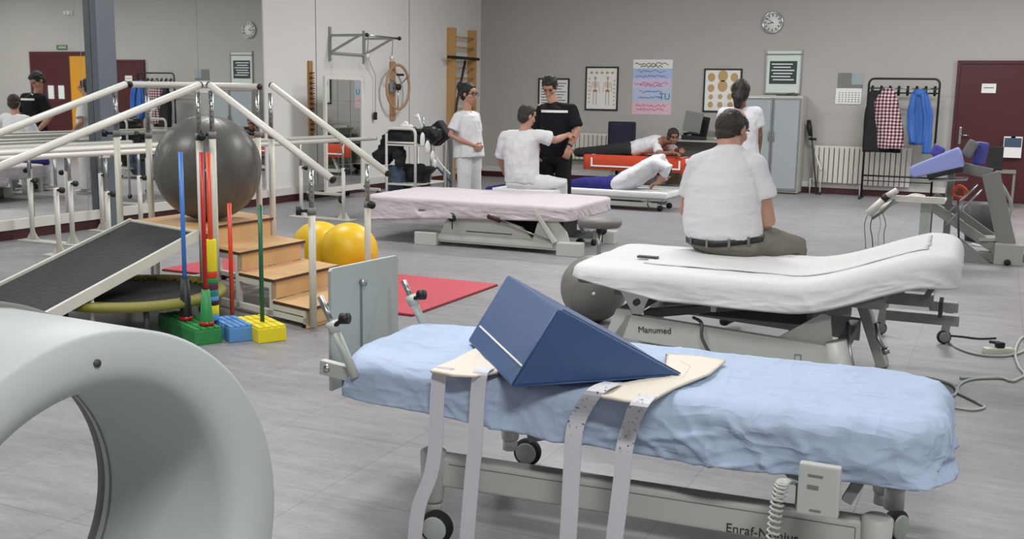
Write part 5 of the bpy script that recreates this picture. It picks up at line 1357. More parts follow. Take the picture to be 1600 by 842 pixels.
def face_bits(P, c, f, s, u, k=1.0, glasses=False, brow='hair', closed=False):
    c = V(c)
    def at(o): return c+(s*o[0]+f*o[1]+u*o[2])*k
    for q in (-1, 1):
        part('eyebrow', (lambda m: (limb(m, [at((q*.016, .090, .030)), at((q*.034, .090, .036)), at((q*.052, .078, .028))], [.004*k, .005*k, .003*k], n=8), m)[1])(MB()), brow, P)
        e = MB(); elli(e, at((q*.031, .078, .010)), (.013*k, .008*k, (.003 if closed else .006)*k), s, f, u, 12); part('eye', e, 'ink' if closed else 'black', P)
    m = MB(); limb(m, [at((-.022, .091, -.065)), at((0, .0935, -.0645)), at((.022, .091, -.065))], [.0022*k, .003*k, .0022*k], n=8); part('mouth', m, 'skin_dark', P)
    if glasses:
        g = MB()
        for q in (-1, 1):
            g.lathe([(.021, -.002), (.025, -.002), (.025, .002), (.021, .002)], at((q*.033, .104, .008)), f, 24, closed=True)
            g.tube([at((q*.058, .100, .014)), at((q*.080, .0, .014))], .0025, 6)
        g.tube([at((-.010, .106, .012)), at((.010, .106, .012))], .0025, 6); part('glasses', g, 'black', P)
def hair_cap(mb, c, f, s, u, k=1.0, th=.014, front=.0, low=-.03):
    c = V(c)
    def E(o, r): elli(mb, c+(s*o[0]+f*o[1]+u*o[2])*k, tuple(q*k for q in r), s, f, u)
    E((0, -.026, .040), (.076+th, .088+th, .084+th)); E((0, -.050, -.005+low*.3), (.070+th, .056+th, .070+th*.6))
    E((0, .040+front, .088), (.056, .040, .028))
def hand(mb, w, d, n, k=1.0, curl=.35, thumb=1, r=.0088):
    """w wrist, d finger direction, n back-of-hand normal, thumb side +-1"""
    w = V(w); d = V(d).normalized(); n = V(n); n = (n-d*n.dot(d)).normalized(); s = d.cross(n)*thumb
    def E(o, rr): elli(mb, w+(s*o[0]+d*o[1]+n*o[2])*k, tuple(q*k for q in rr), s, d, n)
    E((0, .045, 0), (.038, .050, .015)); E((.022, .035, -.006), (.018, .030, .015)); E((0, .010, 0), (.028, .030, .018))
    for off, L in ((.029, .072), (.0098, .082), (-.0098, .076), (-.029, .060)):
        b = w+(s*off+d*.080)*k; p = [b-d*.03*k]; a = .15; q = b; p.append(b)
        for j in range(3):
            a += curl*(.8+.3*j); st = L*(.42, .32, .26)[j]*k; q = q+(d*math.cos(a)-n*math.sin(a))*st+s*off*.12*k; p.append(q)
        limb(mb, p, [r*k, r*k, r*.95*k, r*.88*k, r*.75*k], n=10)
    b = w+(s*.030+d*.025-n*.004)*k
    limb(mb, [w+(s*.012+d*.015)*k, b, b+(s*.024+d*.026-n*.008)*k, b+(s*.030+d*.052-n*.014)*k], [.012*k, .012*k, .0098*k, .0085*k], n=10)
def wrinkle(seed, a, sc=(7, 7, 4)):
    return lambda p: a*fold(p.x*1.0, p.y, p.z, seed, sc)
def torso(mb, pel, wai, che, nek, s, f, w=(.165, .150, .175, .10), d=(.115, .105, .118, .07), infl=0, capb=.5, shr=.055, shl=None, shr_=None):
    """pelvis-waist-chest-neck loft with shoulder yoke"""
    s = V(s); f = V(f); P = [V(pel), V(wai), V(che), V(nek)]
    ups = [(P[min(i+1, 3)]-P[max(i-1, 0)]).normalized() for i in range(4)]
    secs = []
    for i in range(4):
        ff = (f-ups[i]*f.dot(ups[i])).normalized(); secs.append((P[i], s*(w[i]+infl), ff*(d[i]+infl)))
    mid = (P[2]*.42+P[3]*.58); ff = (f-ups[2]*f.dot(ups[2])).normalized(); secs.insert(3, (mid, s*(w[2]*.93+infl), ff*(d[2]*.86+infl)))
    loft(mb, secs, 24, 2.4, capb, .4)
    if shl is not None: limb(mb, [shl, P[3]-ups[3]*.035, shr_], [shr+infl, .062+infl, shr+infl])
def person(name, label, base):
    return thing(name, label, 'person', base)
VB = .0075
def shoe(P, ank, d, m='black', L=.25):
    ank = V(ank); d = V((d[0], d[1], 0)).normalized(); s = V((-d.y, d.x, 0)); z0 = ank.z-.075
    mb = MB(); secs = []
    for q, w_, h in ((-.06, .030, .05), (0, .038, .085), (.07, .044, .065), (.13, .048, .045), (L-.07, .034, .03)):
        secs.append((V((ank.x, ank.y, z0+h/2))+d*q, s*w_, V((0, 0, h/2))))
    loft(mb, secs, 16, 2.5); part('shoe', mb, m, P)
# ---- 1 woman in white tunic, side view ------------------------------------------------
Y1 = 11.25
def q1(px, py, dy=0): return PY(px, py, Y1+dy)
f = V((.93, -.20, 0)).normalized(); f, s, u = basis(f)
hc = q1(733, 147)
P = person('person', 'standing woman with glasses and dark bun in a white tunic, hands clasped', (hc.x, Y1, 0))
nk = q1(729, 170); che = q1(730, 190); wai = q1(731, 214); pel = q1(733, 240)
shR = che+s*.165+u*.055-f*.01; shL = che-s*.165+u*.055-f*.01
hands = q1(753, 227)+s*.07+f*.03
elR = q1(724, 211)+s*.235; elL = q1(727, 214)-s*.22
hp = V((pel.x, pel.y, .86))
kn = [V((pel.x, pel.y, .48))+s*q*.10+f*.01 for q in (1, -1)]; an = [V((pel.x, pel.y, .09))+s*q*.11-f*.01 for q in (1, -1)]
b = MB(); head(b, hc, (f*1+V((0, 0, -.12))), k=.98); limb(b, [hc-u*.06-f*.02, nk-u*.03], [.050, .055])
torso(b, hp, wai, che, nk-u*.055, s, f, (.145, .11, .13, .07), (.10, .08, .09, .05), 0, .5, .036, shL, shR)
for sh, el, q in ((shR, elR, 1), (shL, elL, -1)):
    wr = hands+s*q*.045-f*.05; limb(b, [sh, el, el.lerp(wr, .5)+s*q*.03, wr], [.045, .037, .034, .024]); hand(b, wr, (f*.6-s*q*.75-u*.35), (f*.7+s*q*.6), .92, .5, 1 if q < 0 else -1, .0095)
for q in (0, 1): limb(b, [hp+s*(.085, -.085)[q], kn[q], kn[q].lerp(an[q], .35), an[q]], [.085, .055, .052, .036])
part('body', voxmesh(b, .007, 2), 'skin', P)
c = MB(); torso(c, pel+V((0, 0, -.045)), wai, che, nk-u*.05, s, f, (.185, .165, .160, .095), (.155, .135, .128, .070), .012, 0, .050, shL, shR)
for sh, el in ((shR, elR), (shL, elL)): limb(c, [sh, sh.lerp(el, .35), sh.lerp(el, .72)], [.058, .068, .076], flat1=True)
part('tunic', voxmesh(c, .011, 3, wrinkle(2, .008)), 'tee_white', P)
vn = nk+f*.085-u*.05
c = MB(); torso(c, V((pel.x, pel.y, .80)), pel, pel+V((0, 0, .06)), pel+V((0, 0, .1)), s, f, (.165, .16, .14, .1), (.125, .12, .1, .08), .0)
for q in (0, 1): limb(c, [hp+s*(.085, -.085)[q], kn[q], an[q]-V((0, 0, .03))], [.098, .085, .080], flat1=True)
part('trousers', voxmesh(c, .012, 3, wrinkle(3, .006)), 'tee_white', P)
h = MB(); fh = (f+V((0, 0, -.12))).normalized(); fh, sh_, uh = basis(fh)
hair_cap(h, hc, fh, sh_, uh, 1.0, .012, -.01); elli(h, hc-fh*.125+uh*.07, (.062, .062, .066), sh_, fh, uh); elli(h, hc-fh*.09-uh*.02, (.05, .04, .06), sh_, fh, uh)
part('hair', voxmesh(h, .006, 2, wrinkle(5, .005, (20, 20, 20))), 'hair', P)
face_bits(P, hc, fh, sh_, uh, .98, True)
vm = MB(); elli(vm, nk+f*.055-u*.075+s*.0, (.030, .028, .055), s, f, u, 16); part('neckline', vm, 'skin', P)
for q in (0, 1): shoe(P, an[q], f, 'tee_white')
# ---- 2 therapist in black, facing the camera, looking down ------------------------------
Y2 = 11.30
def q2(px, py, dy=0): return PY(px, py, Y2+dy)
hc = q2(859, 136); f0 = V((.12, -.99, 0)).normalized(); f, s, u = basis(f0)
P = person('person', 'standing man in black T-shirt with a white chest stripe, looking down', (hc.x, Y2, 0))
nk = q2(864, 158); che = q2(870, 180); wai = q2(868, 212); pel = q2(868, 240); 
shL = q2(893, 171); shR = q2(848, 171); elL = q2(902, 204, -.03); wrL = q2(889, 230, -.12)
elR = q2(838, 206, .05); wrR = q2(842, 234, -.1)
b = MB(); fh = (f+V((0, 0, -.85))).normalized(); fh, sh_, uh = basis(fh); head(b, hc, fh, k=1.04); limb(b, [hc-u*.06-f*.02, nk-u*.04-f*.03], [.056, .064])
torso(b, pel, wai, che, nk-u*.05, s, f, (.15, .14, .155, .07), (.10, .10, .10, .05), 0, .5, .045, shL, shR)
limb(b, [shL, elL, elL.lerp(wrL, .4), wrL], [.054, .044, .043, .029]); hand(b, wrL, (wrL-elL)*.6+V((-.02, -.02, -.25)), (.55, -.8, 0), 1.05, .4, -1, .010)
limb(b, [shR, elR, elR.lerp(wrR, .4), wrR], [.054, .044, .043, .029]); hand(b, wrR, (0, -.3, -1), (-.8, -.6, 0), 1.05, .4, 1, .010)
kn = [V((pel.x, Y2, .48))+s*q*.12+f*.03 for q in (1, -1)]; an = [V((pel.x, Y2, .09))+s*q*.13 for q in (1, -1)]
for q in (0, 1): limb(b, [pel+s*(.09, -.09)[q], kn[q], an[q]], [.09, .055, .04])
part('body', voxmesh(b, .007, 2), 'skin', P)
c = MB(); torso(c, pel+V((0, 0, -.02)), wai, che, nk-u*.045, s, f, (.175, .165, .175, .085), (.13, .135, .135, .075), .012, 0, .055, shL, shR)
for sh, el in ((shL, elL), (shR, elR)): limb(c, [sh, sh.lerp(el, .4), sh.lerp(el, .84)], [.070, .076, .082], flat1=True)
part('t_shirt', voxmesh(c, .011, 3, wrinkle(7, .007)), 'tee_black', P)
cx = q2(864, 173)
st_ = MB(); pts = []
for k in range(15):
    tt = -1+2*k/14; pts.append(che+V((0, 0, .045))+s*(-tt*.155)+f*(.155*math.sqrt(max(0, 1-(tt*.80)**2))+.004))
st_.ribbon(pts, V((0, 0, .028)), .012); part('chest_stripe', st_, 'paper', P)
lg = q2(850, 163); lg = lg+f*(.155)
m_ = MB(); m_.ribbon([lg+s*.028+u*.004, lg+s*.016-u*.010, lg+s*.0, lg-s*.03+u*.018], [V((0, 0, .004)), V((0, 0, .012)), V((0, 0, .009)), V((0, 0, .002))], .006); part('logo', m_, 'paper', P)
c = MB(); torso(c, pel+V((0, 0, -.08)), pel, wai-V((0, 0, .08)), wai-V((0, 0, .06)), s, f, (.17, .17, .15, .14), (.13, .13, .12, .11), .004)
for q in (0, 1): limb(c, [pel+s*(.09, -.09)[q], kn[q], an[q]-V((0, 0, .0))], [.112, .088, .072], flat1=True)
part('trousers', voxmesh(c, .012, 3, wrinkle(8, .007)), 'trouser_black', P)
h = MB(); hair_cap(h, hc, fh, sh_, uh, 1.0, .014, .0); elli(h, hc+uh*.098+fh*.01, (.07, .08, .03), sh_, fh, uh)
part('hair', voxmesh(h, .006, 2, wrinkle(9, .006, (25, 25, 25))), 'hair', P)
face_bits(P, hc, fh, sh_, uh, 1.0, closed=True)
w_ = MB(); d_ = (wrL-elL).normalized(); w_.cyl(wrL-d_*.03, wrL-d_*.012, .033); part('wrist_watch', w_, 'black', P)
for q in (0, 1): shoe(P, an[q], f)
# ---- 3 patient seen from behind, arm raised ----------------------------------------------
Y3 = 10.80
def q3(px, py, dy=0): return PY(px, py, Y3+dy)
hc = q3(824, 182, .02); f0 = V((.25, .97, 0)).normalized(); f, s, u = basis(f0)
P = person('person', 'seated man seen from behind in white T-shirt and trousers, reaching to the therapist', (q3(818, 290).x, Y3, .46))
nk = q3(818, 202); che = q3(814, 228); wai = q3(815, 258); pel = q3(817, 284)
shR = q3(845, 213); shL = q3(790, 213); elR = q3(868, 219, .10); wrR = q3(884, 212, .26); elL = q3(782, 250, .08); wrL = q3(790, 272, .28)
b = MB(); fh = (f*.9+s*.35+V((0, 0, -.25))).normalized(); fh, sh_, uh = basis(fh); head(b, hc, fh); limb(b, [hc-u*.06, nk-u*.04], [.056, .062])
torso(b, pel, wai, che, nk-u*.055, s, f, (.15, .14, .15, .07), (.10, .09, .10, .05), 0, .5, .045, shL, shR)
limb(b, [shR, elR, elR.lerp(wrR, .4), wrR], [.054, .042, .041, .028]); hand(b, wrR, (wrR-elR)+V((.02, .05, .0)), (.2, -.8, .6), 1.0, .25, 1, .010)
limb(b, [shL, elL, wrL], [.054, .042, .028]); hand(b, wrL, (.3, .9, -.3), (0, 0, 1), 1.0, .3, 1, .010)
kn = [V((-4.52, 11.02, .50)), V((-4.98, 11.15, .50))]; an = [V((-4.62, 10.98, .10)), V((-4.95, 11.20, .10))]
kn[0] = q3(876, 287, .12); an[0] = V((kn[0].x-.02, kn[0].y+.12, .09))
for q in (0, 1): limb(b, [pel+s*(.09, -.09)[q], kn[q], an[q]], [.09, .055, .04])
part('body', voxmesh(b, .007, 2), 'skin', P)
c = MB(); torso(c, pel+V((0, 0, -.0)), wai, che, nk-u*.045, s, f, (.20, .19, .195, .10), (.145, .145, .14, .075), .012, .2, .064, shL, shR)
for sh, el in ((shL, elL), (shR, elR)): limb(c, [sh, sh.lerp(el, .35), sh.lerp(el, .68 if el is elR else .85)], [.072, .08, .084], flat1=True)
part('t_shirt', voxmesh(c, .011, 3, wrinkle(12, .009)), 'tee_white', P)
c = MB(); torso(c, pel+V((0, 0, -.035)), pel+V((0, 0, .01)), pel+V((0, 0, .05)), pel+V((0, 0, .09)), s, f, (.20, .19, .17, .15), (.16, .15, .13, .11), .0)
for q in (0, 1): limb(c, [pel+s*(.09, -.09)[q], kn[q], an[q]], [.115, .092, .07], flat1=True)
part('trousers', voxmesh(c, .012, 3, wrinkle(13, .007)), 'tee_white', P)
h = MB(); hair_cap(h, hc, fh, sh_, uh, 1.0, .010, .0); part('hair', voxmesh(h, .006, 2, wrinkle(14, .003, (40, 40, 40))), 'hair_brown', P)
face_bits(P, hc, fh, sh_, uh, 1.0)
for q in (0, 1): shoe(P, an[q], f, 'white_paint')
# ---- 4 patient propped on elbows on the orange towel --------------------------------------
Y4 = 16.42
def q4(px, py, dy=0): return PY(px, py, Y4+dy)
hc = q4(1052, 214, -.14); up4 = V((0, 0, 1))
P = person('person', 'dark-haired patient lying face down on the orange towel, chin over the hands', (q4(980, 240).x, Y4, .74))
pel = q4(986, 233); wai = q4(1003, 229); che = q4(1024, 225); nk = q4(1040, 220)
s = V((0, -1, 0)); dwn = V((0, 0, -1)); f = dwn
b = MB(); fh = V((.55, -.80, -.25)).normalized(); fh, sh_, uh = basis(fh); head(b, hc, fh); limb(b, [hc-uh*.07-fh*.01, nk], [.055, .065])
torso(b, pel, wai, che, nk, s, f, (.17, .16, .185, .11), (.115, .11, .12, .07), 0, .5, .052, che+V((.10, .19, 0)), che+V((.10, -.19, 0)))
shF = che+V((.08, -.20, -.02)); shB = che+V((.10, .20, -.02))
elF = q4(1030, 241, -.30); wrF = q4(1052, 238, -.33); elB = q4(1060, 236, .10); wrB = q4(1066, 234, -.15)
limb(b, [shF, elF, wrF], [.052, .044, .030]); limb(b, [shB, elB, wrB], [.052, .044, .030])
hand(b, wrF, (.9, -.3, -.1), (0, 0, 1), 1, .35, 1, .010); hand(b, wrB, (.2, -1, 0), (0, 0, 1), 1, .35, -1, .010)
kn = [q4(945, 236, q) for q in (-.10, .10)]; an = [q4(903, 238, q) for q in (-.10, .10)]
for q in (0, 1): limb(b, [pel+V((0, (-.09, .09)[q], -.0)), kn[q], an[q], an[q]+V((-.14, 0, .03))], [.095, .06, .04, .03])
part('body', voxmesh(b, .0085, 2), 'skin_dark', P)
c = MB(); torso(c, pel+V((.04, 0, 0)), wai, che, nk-V((.05, 0, 0)), s, f, (.18, .175, .20, .12), (.125, .122, .135, .08), .010, 0, .062, shB, shF)
limb(c, [shF, shF.lerp(elF, .4), shF.lerp(elF, .8)], [.068, .07, .075], flat1=True); limb(c, [shB, shB.lerp(elB, .8)], [.068, .07], flat1=True)
part('t_shirt', voxmesh(c, .012, 3, wrinkle(15, .008)), 'tee_white', P)
c = MB(); torso(c, pel-V((.06, 0, 0)), pel, pel+V((.05, 0, 0)), pel+V((.08, 0, 0)), s, f, (.18, .185, .17, .16), (.13, .135, .12, .11), .0)
for q in (0, 1): limb(c, [pel+V((0, (-.09, .09)[q], 0)), kn[q], an[q]], [.125, .10, .075])
part('trousers', voxmesh(c, .012, 3, wrinkle(16, .006)), 'trouser_dark', P)
h = MB(); hair_cap(h, hc, fh, sh_, uh, 1.0, .018, .01, -.04); part('hair', voxmesh(h, .007, 2, wrinkle(17, .006, (20, 20, 20))), 'hair_brown', P)
face_bits(P, hc, fh, sh_, uh, 1.0)
# ---- 5 patient in blue trousers lying prone, back raised ---------------------------------
Y5 = 13.72
def q5(px, py, dy=0): return PY(px, py, Y5+dy)
P = person('person', 'patient in navy blue trousers and loose white shirt, lying prone with back raised', (q5(960, 290).x, Y5, .46))
pel = q5(966, 288); wai = q5(985, 279); che = q5(1008, 266); nk = q5(1028, 255)
s = V((0, -1, 0)); ax = (nk-pel).normalized(); f = V((ax.z, 0, -ax.x))
hc = nk+V((.03, .17, -.15)); fh = V((.5, .1, -.85)).normalized(); fh, sh_, uh = basis(fh, (.8, 0, .5))
shF = q5(1026, 256, -.17); shB = nk+V((.0, .18, 0)); elF = q5(1044, 262, -.18); wrF = q5(1028, 284, -.15); elB = q5(1042, 270, .2); wrB = q5(1030, 286, .2)
b = MB(); head(b, hc, fh, (.8, 0, .5)); limb(b, [hc, nk], [.055, .065])
torso(b, pel, wai, che, nk, s, f, (.17, .16, .18, .11), (.11, .11, .12, .07), 0, .5, .052, shB, shF)
limb(b, [shF, elF, wrF], [.052, .042, .030]); limb(b, [shB, elB, wrB], [.052, .042, .030])
hand(b, wrF, (-.8, 0, -.3), (0, 0, 1), 1, .3, 1, .010); hand(b, wrB, (-.8, 0, -.3), (0, 0, 1), 1, .3, -1, .010)
kn = [q5(915, 288, q) for q in (-.11, .12)]; an = [q5(872, 293, q) for q in (-.12, .12)]
for q in (0, 1): limb(b, [pel+V((0, (-.09, .09)[q], -.0)), kn[q], an[q], an[q]+V((-.12, 0, -.01))], [.095, .06, .04, .03])
part('body', voxmesh(b, .0085, 2), 'skin', P)
c = MB(); loft(c, [(q5(960, 289), s*.21, V((0, 0, .11))), (q5(975, 284), s*.23, V((0, 0, .15))), (q5(1000, 272), s*.23, V((0, 0, .165))), (q5(1022, 259), s*.22, V((0, 0, .145))), (q5(1034, 251), s*.17, V((0, 0, .10)))], 24, 2.3, .2, .5)
limb(c, [shF, elF, elF.lerp(wrF, .55)], [.085, .075, .07], flat1=True); limb(c, [shB, elB, elB.lerp(wrB, .5)], [.085, .075, .07], flat1=True)
part('shirt', voxmesh(c, .012, 3, wrinkle(19, .010, (4, 4, 4))), 'tee_white', P)
c = MB(); torso(c, pel-V((.07, 0, 0)), pel, pel+V((.05, 0, .01)), pel+V((.08, 0, .02)), s, V((0, 0, -1)), (.18, .185, .17, .16), (.13, .125, .11, .10), .0)
for q in (0, 1): limb(c, [pel+V((0, (-.09, .09)[q], 0)), kn[q], an[q]], [.12, .10, .075])
part('trousers', voxmesh(c, .012, 3, wrinkle(20, .010)), 'royal', P)
h = MB(); hair_cap(h, hc, fh, sh_, uh, 1.0, .014, 0); part('hair', voxmesh(h, .007, 2), 'hair', P)
# ---- 6 woman with ponytail, back to the camera --------------------------------------------
Y6 = 10.35
def q6(px, py, dy=0): return PY(px, py, Y6+dy)
hc = q6(1158, 146); f0 = V((-.02, 1, 0)).normalized(); f, s, u = basis(f0)
P = person('person', 'standing woman with a dark ponytail in a white T-shirt, back to the camera', (hc.x, Y6, 0))
nk = q6(1158, 168); che = q6(1157, 192); wai = q6(1156, 220); pel = q6(1156, 246)
shR = q6(1182, 177); shL = q6(1131, 177); elR = q6(1186, 212, .03); wrR = q6(1184, 240, .12); elL = q6(1126, 212, .05); wrL = q6(1128, 238, .2)
b = MB(); head(b, hc, f+V((0, 0, -.15)), k=.98); limb(b, [hc-u*.06, nk-u*.03], [.048, .052])
torso(b, pel, wai, che, nk-u*.055, s, f, (.15, .115, .13, .07), (.10, .08, .09, .05), 0, .5, .036, shL, shR)
limb(b, [shR, elR, elR.lerp(wrR, .4), wrR], [.046, .037, .035, .025]); limb(b, [shL, elL, wrL], [.046, .037, .025])
hand(b, wrR, (-.2, .5, -.8), (1, 0, 0), .92, .4, -1, .010); hand(b, wrL, (.2, .5, -.8), (-1, 0, 0), .92, .4, 1, .010)
kn = [V((pel.x, Y6, .47))+s*q*.1 for q in (1, -1)]; an = [V((pel.x, Y6, .09))+s*q*.11 for q in (1, -1)]
for q in (0, 1): limb(b, [pel+s*(.09, -.09)[q], kn[q], an[q]], [.09, .055, .038])
part('body', voxmesh(b, .007, 2), 'skin_dark', P)
c = MB(); torso(c, pel, wai, che, nk-u*.035, s, f, (.185, .165, .17, .10), (.13, .125, .125, .07), .012, 0, .052, shL, shR)
for sh, el in ((shR, elR), (shL, elL)): limb(c, [sh, sh.lerp(el, .35), sh.lerp(el, .62)], [.060, .068, .072], flat1=True)
part('t_shirt', voxmesh(c, .011, 3, wrinkle(22, .008)), 'tee_white', P)
c = MB(); torso(c, pel-V((0, 0, .05)), pel, pel+V((0, 0, .05)), pel+V((0, 0, .08)), s, f, (.175, .175, .16, .15), (.13, .13, .12, .11), .0)
for q in (0, 1): limb(c, [pel+s*(.09, -.09)[q], kn[q], an[q]-V((0, 0, .02))], [.10, .082, .075], flat1=True)
part('trousers', voxmesh(c, .012, 3, wrinkle(23, .006)), 'tee_white', P)
fh, sh_, uh = basis(f+V((0, 0, -.15)))
h = MB(); hair_cap(h, hc, fh, sh_, uh, 1.0, .014); elli(h, hc-fh*.05-uh*.03, (.072, .06, .06), sh_, fh, uh)
limb(h, [hc-fh*.105+uh*.0, hc-fh*.125-uh*.06, hc-fh*.11-uh*.14, hc-fh*.10-uh*.19], [.038, .046, .036, .016])
part('hair', voxmesh(h, .006, 2, wrinkle(24, .005, (22, 22, 8))), 'hair', P)
face_bits(P, hc, fh, sh_, uh, .98)
for q in (0, 1): shoe(P, an[q], f, 'white_paint')
# ---- 7 large seated man from behind ---------------------------------------------------------
Y7 = 6.10
def q7(px, py, dy=0): return PY(px, py, Y7+dy)
f0 = V((.10, 1, 0)).normalized(); f, s, u = basis(f0)
hc = q7(1145, 203, .09)
P = person('person', 'large balding man in white T-shirt and khaki trousers sitting on the white table', (q7(1138, 385).x, Y7, .62))
nk = q7(1140, 226, .03); che = q7(1132, 272, .0); wai = q7(1131, 326, -.0); pel = q7(1134, 368, .02)
shR = q7(1180, 258); shL = q7(1092, 257); elR = q7(1198, 346, .06); wrR = q7(1176, 362, .30); elL = q7(1074, 330, .14); wrL = q7(1110, 356, .36)
fh = (f*.92-s*(-.30)+V((0, 0, -.42))).normalized(); fh, sh_, uh = basis(fh)
b = MB(); head(b, hc, fh, k=1.06); limb(b, [hc-uh*.05-fh*.02, nk-u*.03, nk-u*.07], [.064, .072, .085])
torso(b, pel+V((0, 0, .04)), wai, che, nk-u*.05, s, f, (.16, .17, .17, .09), (.12, .13, .12, .07), 0, .5, .055, shL-u*.02+s*.02, shR-u*.02-s*.02)
limb(b, [shR, shR.lerp(elR, .5), elR, elR.lerp(wrR, .4), wrR], [.064, .058, .052, .048, .032]); hand(b, wrR, V((-.6, .7, -.25)), (.2, .3, .9), 1.05, .5, -1, .0102)
limb(b, [shL, elL, elL.lerp(wrL, .4), wrL], [.064, .050, .046, .032]); hand(b, wrL, V((.6, .7, -.2)), (-.2, .3, .9), 1.05, .5, 1, .0102)
kn = [q7(1240, 386, .30), V((pel.x-.12, Y7+.48, .64))]; an = [V((kn[0].x+.02, kn[0].y+.12, .12)), V((pel.x-.1, Y7+.60, .12))]
for q in (0, 1): limb(b, [pel+s*(.10, -.10)[q]-V((0, 0, .02)), kn[q], an[q]], [.10, .065, .045])
part('body', voxmesh(b, .0065, 3), 'skin', P)
c = MB()
TS = [(1140, 232, .085, .075), (1139, 243, .125, .095), (1136, 260, .185, .130), (1133, 284, .218, .165), (1131, 305, .228, .18), (1129, 330, .230, .185), (1129, 352, .236, .185), (1131, 368, .225, .18), (1134, 380, .195, .165)]
secs = []
for px, py, ww, dd in TS: secs.append((q7(px, py, .01), s*ww, f*dd))
loft(c, list(reversed(secs)), 32, 2.25, .1, .4)
limb(c, [shL+u*.0, nk-u*.075, shR], [.068, .085, .068])
limb(c, [shR, shR.lerp(elR, .3)+s*.008, shR.lerp(elR, .56)+s*.006], [.070, .078, .084], flat1=True, n=24)
limb(c, [shL, shL.lerp(elL, .35), shL.lerp(elL, .62)], [.070, .078, .080], flat1=True, n=24)
def tw(p):
    lowz = max(0, min(1, (.86-p.z)/.2)); return .0045*fold(p.x*.9, p.y*.8, p.z*1.4, 31, (3, 3, 7))*(1+.9*lowz)
part('t_shirt', voxmesh(c, .0075, 5, tw), 'tee_white', P)
c = MB(); loft(c, [(q7(1140, 391, .02), s*.19, f*.16), (q7(1136, 384, .02), s*.225, f*.185), (q7(1133, 372, .02), s*.226, f*.183), (q7(1132, 362, .02), s*.205, f*.165)], 28, 2.3, .3, .1)
limb(c, [pel+s*.11-V((0, 0, .03)), (pel+s*.11).lerp(kn[0], .55)-V((0, 0, .02)), kn[0], kn[0].lerp(an[0], .4), an[0]], [.115, .108, .082, .082, .075], flat1=True, n=20)
limb(c, [pel-s*.10-V((0, 0, .02)), kn[1], an[1]], [.115, .085, .075], flat1=True, n=20)
part('trousers', voxmesh(c, .008, 3, lambda p: .006*fold(p.x, p.y, p.z, 33, (6, 5, 9))), 'khaki', P)
bl = MB(); pts = []
for k in range(40):
    tt = 2*math.pi*k/40; pts.append(q7(1133, 373, .02)+s*math.cos(tt)*.236+f*math.sin(tt)*.196+V((0, 0, -.012*math.cos(tt)*0)))
bl.tube(pts, .016, 8, closed=True, flat=.45); 
bm_ = MB(); N_ = 48; vs = []; fs = []
for k in range(N_):
    tt = 2*math.pi*k/N_; 
    for rr, zz_ in ((0, -.017), (.004, -.017), (.004, .017), (0, .017)): vs.append(q7(1133, 376, .02)+s*math.cos(tt)*(.232+rr)+f*math.sin(tt)*(.191+rr)+V((0, 0, zz_+.035*max(0, math.cos(tt))*1)))
for k in range(N_):
    for j in range(4): fs.append((k*4+j, k*4+(j+1) % 4, ((k+1) % N_)*4+(j+1) % 4, ((k+1) % N_)*4+j))
bm_._add(vs, fs, True); part('belt', bm_, 'black', P)
for tt in (-1.75, -1.2, -2.3, -.7):
    q = q7(1133, 376, .02)+s*math.cos(tt)*.239+f*math.sin(tt)*.198+V((0, 0, .035*max(0, math.cos(tt)))); n_ = (s*math.cos(tt)+f*math.sin(tt)); m_ = MB(); m_.beam(q-V((0, 0, .024)), q+V((0, 0, .024)), .014, .006, up=n_); part('belt_loop', m_, 'khaki', P)
# hair ring around a bald crown
h = MB()
def EH(o, r): elli(h, hc+(sh_*o[0]+fh*o[1]+uh*o[2])*1.06, tuple(q*1.06 for q in r), sh_, fh, uh, 28)
EH((0, -.034, .014), (.083, .086, .082)); EH((0, -.05, -.045), (.064, .048, .045)); EH((0, .0, .040), (.0815, .070, .060)); EH((0, -.03, .035), (.074, .080, .074))
part('hair', voxmesh(h, .0055, 3, wrinkle(35, .003, (30, 30, 30))), 'hair_brown', P)
face_bits(P, hc, fh, sh_, uh, 1.06, closed=True)
for q in (0, 1): shoe(P, an[q], f)
# ================================================================ COATS AND BAGS ON THE TROLLEY
def inside(x, y, P):
    c = False; j = len(P)-1
    for i in range(len(P)):
        if (P[i][1] > y) != (P[j][1] > y) and x < (P[j][0]-P[i][0])*(y-P[i][1])/(P[j][1]-P[i][1])+P[i][0]: c = not c
        j = i
    return c
def fill(P, dy, th=.06, step=4, r=.034, seed=0):
    out = []; y = min(p[1] for p in P)
    while y <= max(p[1] for p in P):
        x = min(p[0] for p in P)
        while x <= max(p[0] for p in P):
            if inside(x, y, P): out.append((PY(x, y, 11.0+dy+.04*nz(x*.08, y*.08, seed)), (r, th*(1+.4*nz(x*.11, y*.1, seed+3)), r)))
            x += step
        y += step
    return out
def bb(px, py, dy, r): return (PY(px, py, 11.0+dy), r)
blob('coat', 'black coat draped over the rail of the white trolley', 'coat', 'jacket_black', fill([(606, 205), (645, 205), (652, 218), (646, 224), (622, 222), (631, 240), (629, 258), (624, 258), (616, 236), (606, 256), (598, 256), (584, 248), (596, 226)], .10, .08), 3, .012)
blob('handbag', 'black handbag lying on top of the pile on the white trolley', 'bag', 'black', fill([(642, 197), (652, 202), (676, 200), (690, 206), (680, 224), (668, 222), (660, 228), (650, 214)], .36, .08), 5, .006)
t = thing('shoulder_bag', 'dark square shoulder bag tipped on its corner on the trolley pile', 'bag', PY(686, 208, 11.5))
c_ = PY(686, 208, 11.5); m4 = Matrix.Translation(c_) @ Matrix.Rotation(math.radians(-38), 4, 'Y')
part('bag_body', MB().box(-.12, .12, -.08, .08, -.12, .12, .03, mtx=m4), 'jacket_black', t)
